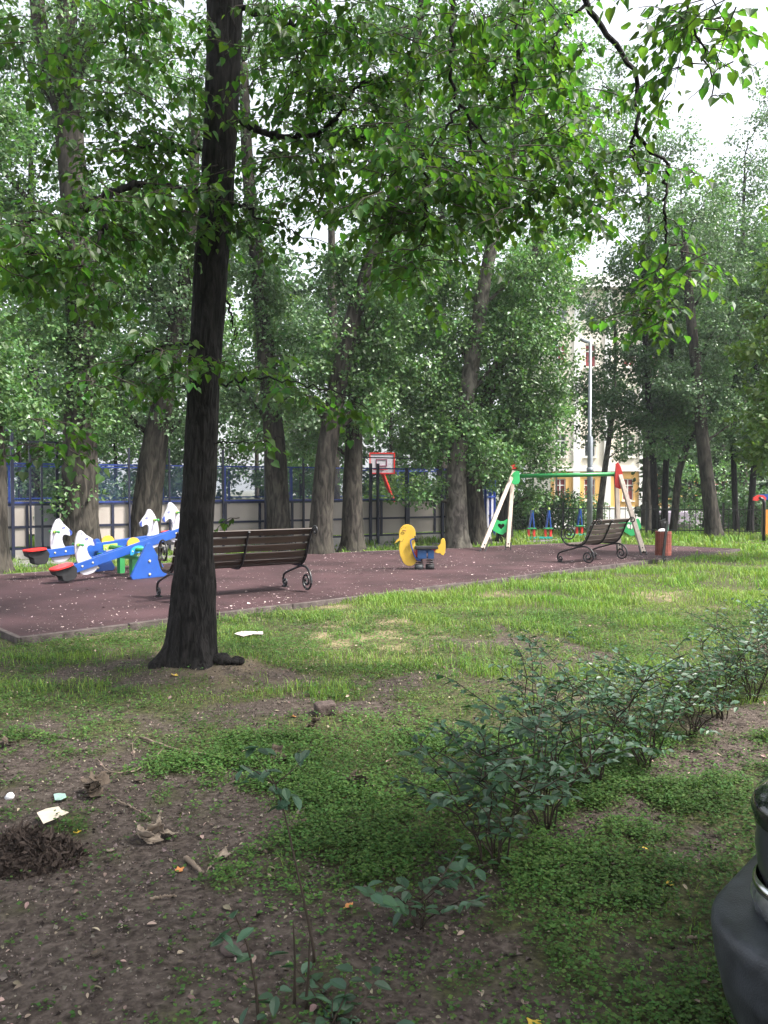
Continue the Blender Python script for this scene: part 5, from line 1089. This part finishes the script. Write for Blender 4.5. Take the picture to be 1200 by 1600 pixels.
for k, (px, py, s) in enumerate([(365, 1476, .08), (690, 1330, .05), (1000, 1325, .045), (612, 1280, .03)]):
    m = MB(); m.ball((0, 0, 0), s/2, 12, (1.2, .9, .5)); v = m.V[-1]; v *= 1+.25*(vn(v[:, 0]*50, v[:, 1]*50, v[:, 2]*50+k)[:, None]-.5); o = m.build('stone', M_brick); o.location = lay(px, py, s*.1)
    tag(o, ['flat grey stone near the short sapling', 'small dark stone among weeds left of the nearest shrub', 'small stone beneath the shrubs near the yellow leaf', 'pebble in the green patch right of centre'][k], 'stone')

# ---------------------------------------------------------------- the parked car at the right edge (front corner in view)
CO = np.array([.645, 1.725]); CA = math.atan2(-.67, .74)
car = thing('parked_car', 'dark parked car whose grey plastic bumper corner enters at the right edge', 'car', (*CO, 0), CA)
def corner(r, xo, yo, n=9, X1=.72, Y1=.85):
    """outline in plan from the side (X1, yo) round the corner to the front centre (xo, Y1)"""
    a = np.linspace(-pi/2, -pi, n); A_ = np.stack([xo+r+r*np.cos(a), yo+r+r*np.sin(a)], 1)
    n = 26; a = np.linspace(-pi/2, -pi, n); A_ = np.stack([xo+r+r*np.cos(a), yo+r+r*np.sin(a)], 1)
    return np.vstack([[(X1, yo-.0)], [((X1+xo+r)/2, yo)], A_, [(xo, (Y1+yo+r)/2)], [(xo-.02, Y1)]])
W_ = 1.66
def loft(secs, name, mt, parent, both=True, close=False, bev=0):
    m = MB()
    for fl in ((0, 1) if both else (0,)):
        V = []
        for r, xo, yo, z, X1 in secs:
            P = corner(r, xo, yo, X1=X1, Y1=W_/2); P = np.column_stack([P, np.full(len(P), z)])
            if fl: P[:, 1] = W_-P[:, 1]
            V.append(P)
        k = len(V[0]); n_ = len(V); i = np.arange(n_-1)[:, None]; j = np.arange(k-1)[None]; Fq = np.stack([i*k+j, i*k+j+1, (i+1)*k+j+1, (i+1)*k+j], -1).reshape(-1, 4)
        m.add(np.vstack(V), Fq if fl else Fq[:, ::-1], True)
    return m.build(name, mt, parent)
loft([(.22, .15, .13, .20, .72), (.25, .08, .06, .245, .70), (.26, .045, .035, .30, .68), (.26, .03, .02, .305, .68), (.26, .022, .014, .33, .68), (.255, .006, .003, .42, .67), (.25, .0, .0, .485, .67), (.248, .001, .001, .502, .67), (.245, .005, .005, .514, .67), (.24, .013, .012, .522, .67), (.23, .024, .022, .527, .67), (.21, .05, .045, .532, .66), (.17, .095, .08, .540, .66), (.165, .10, .085, .5405, .66), (.16, .105, .09, .538, .66), (.157, .107, .092, .52, .66), (.14, .135, .115, .40, .66)], 'bumper', M_carpl, car)
secs = [(.15, .13, .105, .45, .66), (.15, .12, .10, .54, .68)]
# dark mounting gap, lamps, fender and bonnet above
loft([(.14, .145, .125, .44, .66), (.14, .145, .125, .60, .66)], 'bumper_gap', M_rubber, car)
loft([(.15, .118, .098, .538, .40), (.15, .096, .074, .555, .42), (.15, .090, .068, .585, .42), (.15, .098, .070, .605, .40)], 'headlamp', M_lens, car, both=True)
loft([(.155, .100, .068, .604, .52), (.155, .096, .064, .610, .52), (.155, .097, .064, .622, .52), (.155, .102, .068, .628, .52)], 'lamp_trim', M_chrome, car)
loft([(.15, .14, .10, .545, .9), (.16, .105, .07, .64, .9), (.16, .10, .06, .70, .9), (.15, .105, .065, .76, .9)], 'fender', mat('dark_grey_paint', (.035, .037, .045), .3, .5, coat=.4), car)
loft([(.16, .098, .055, .758, 1.4), (.16, .092, .05, .79, 1.4), (.155, .10, .06, .815, 1.4), (.14, .13, .09, .832, 1.4), (.10, .22, .18, .845, 1.4), (.05, .4, .38, .86, 1.4), (.02, .6, .6, .87, 1.4)], 'bonnet', M_carpt, car)
# rest of the body behind, outside the photo
def bodysec(X, yh, zb_, zt_, r=.1):
    c = W_/2; return np.array([(X, c-yh, zb_), (X, c-yh, zt_-r), (X, c-yh+r*.4, zt_-r*.3), (X, c-yh+r, zt_), (X, c+yh-r, zt_), (X, c+yh-r*.4, zt_-r*.3), (X, c+yh, zt_-r), (X, c+yh, zb_)])
def sweep(S, name, mt):
    m = MB(); V = np.vstack(S); k = len(S[0]); n_ = len(S); i = np.arange(n_-1)[:, None]; j = np.arange(k)[None]; m.add(V, np.stack([i*k+j, i*k+(j+1) % k, (i+1)*k+(j+1) % k, (i+1)*k+j], -1).reshape(-1, 4), False)
    m.F.append(np.arange(k)[None]+m.n-k); m.S.append(np.array([False])); return m.build(name, mt, car, bevel=.01)
sweep([bodysec(.62, .74, .45, .86), bodysec(1.05, .77, .25, .90), bodysec(1.5, .78, .25, .93), bodysec(3.6, .78, .25, .93), bodysec(4.05, .72, .3, .9)], 'body', M_carpt)
sweep([bodysec(1.25, .68, .9, .94, .02), bodysec(1.75, .62, .9, 1.40, .08), bodysec(3.1, .62, .9, 1.43, .08), bodysec(3.8, .66, .9, .95, .02)], 'cabin_glass', M_glass)
sweep([bodysec(1.72, .60, 1.41, 1.455, .02), bodysec(3.15, .60, 1.42, 1.47, .02)], 'roof', M_carpt)
for X_ in (.78, 3.3):
    for Y_ in (.12, W_-.12):
        m = MB(); m.cyl((X_, Y_-.09, .31), (X_, Y_+.09, .31), .31, 28); w = m.build('wheel', M_rubber, car); e = -1 if Y_ < .5 else 1
        m = MB(); m.cyl((X_, Y_+e*.092, .31), (X_, Y_+e*.10, .31), .19, 20); m.build('rim', M_chrome, w)
# ---------------------------------------------------------------- thin haze volume, added to hint at the pale glare over the trees
bpy.context.view_layer.update()
zt_ = max((o.matrix_world @ Vector(c)).z for o in COL.objects if o.type == 'MESH' for c in o.bound_box)+.5
m = MB(); m.box((0, 100, (zt_-5)/2), (1500, 1700, zt_+5))
hm = bpy.data.materials.new('glare_haze'); hm.use_nodes = True; N = hm.node_tree.nodes; N.remove(N['Principled BSDF'])
pv = N.new('ShaderNodeVolumePrincipled'); pv.inputs['Color'].default_value = (.86, .93, 1, 1); pv.inputs['Density'].default_value = .0007
hm.node_tree.links.new(pv.outputs[0], N['Material Output'].inputs['Volume'])
tag(m.build('haze', hm), 'thin added haze hinting at pale glare over the farther trees', 'haze', kind='stuff')
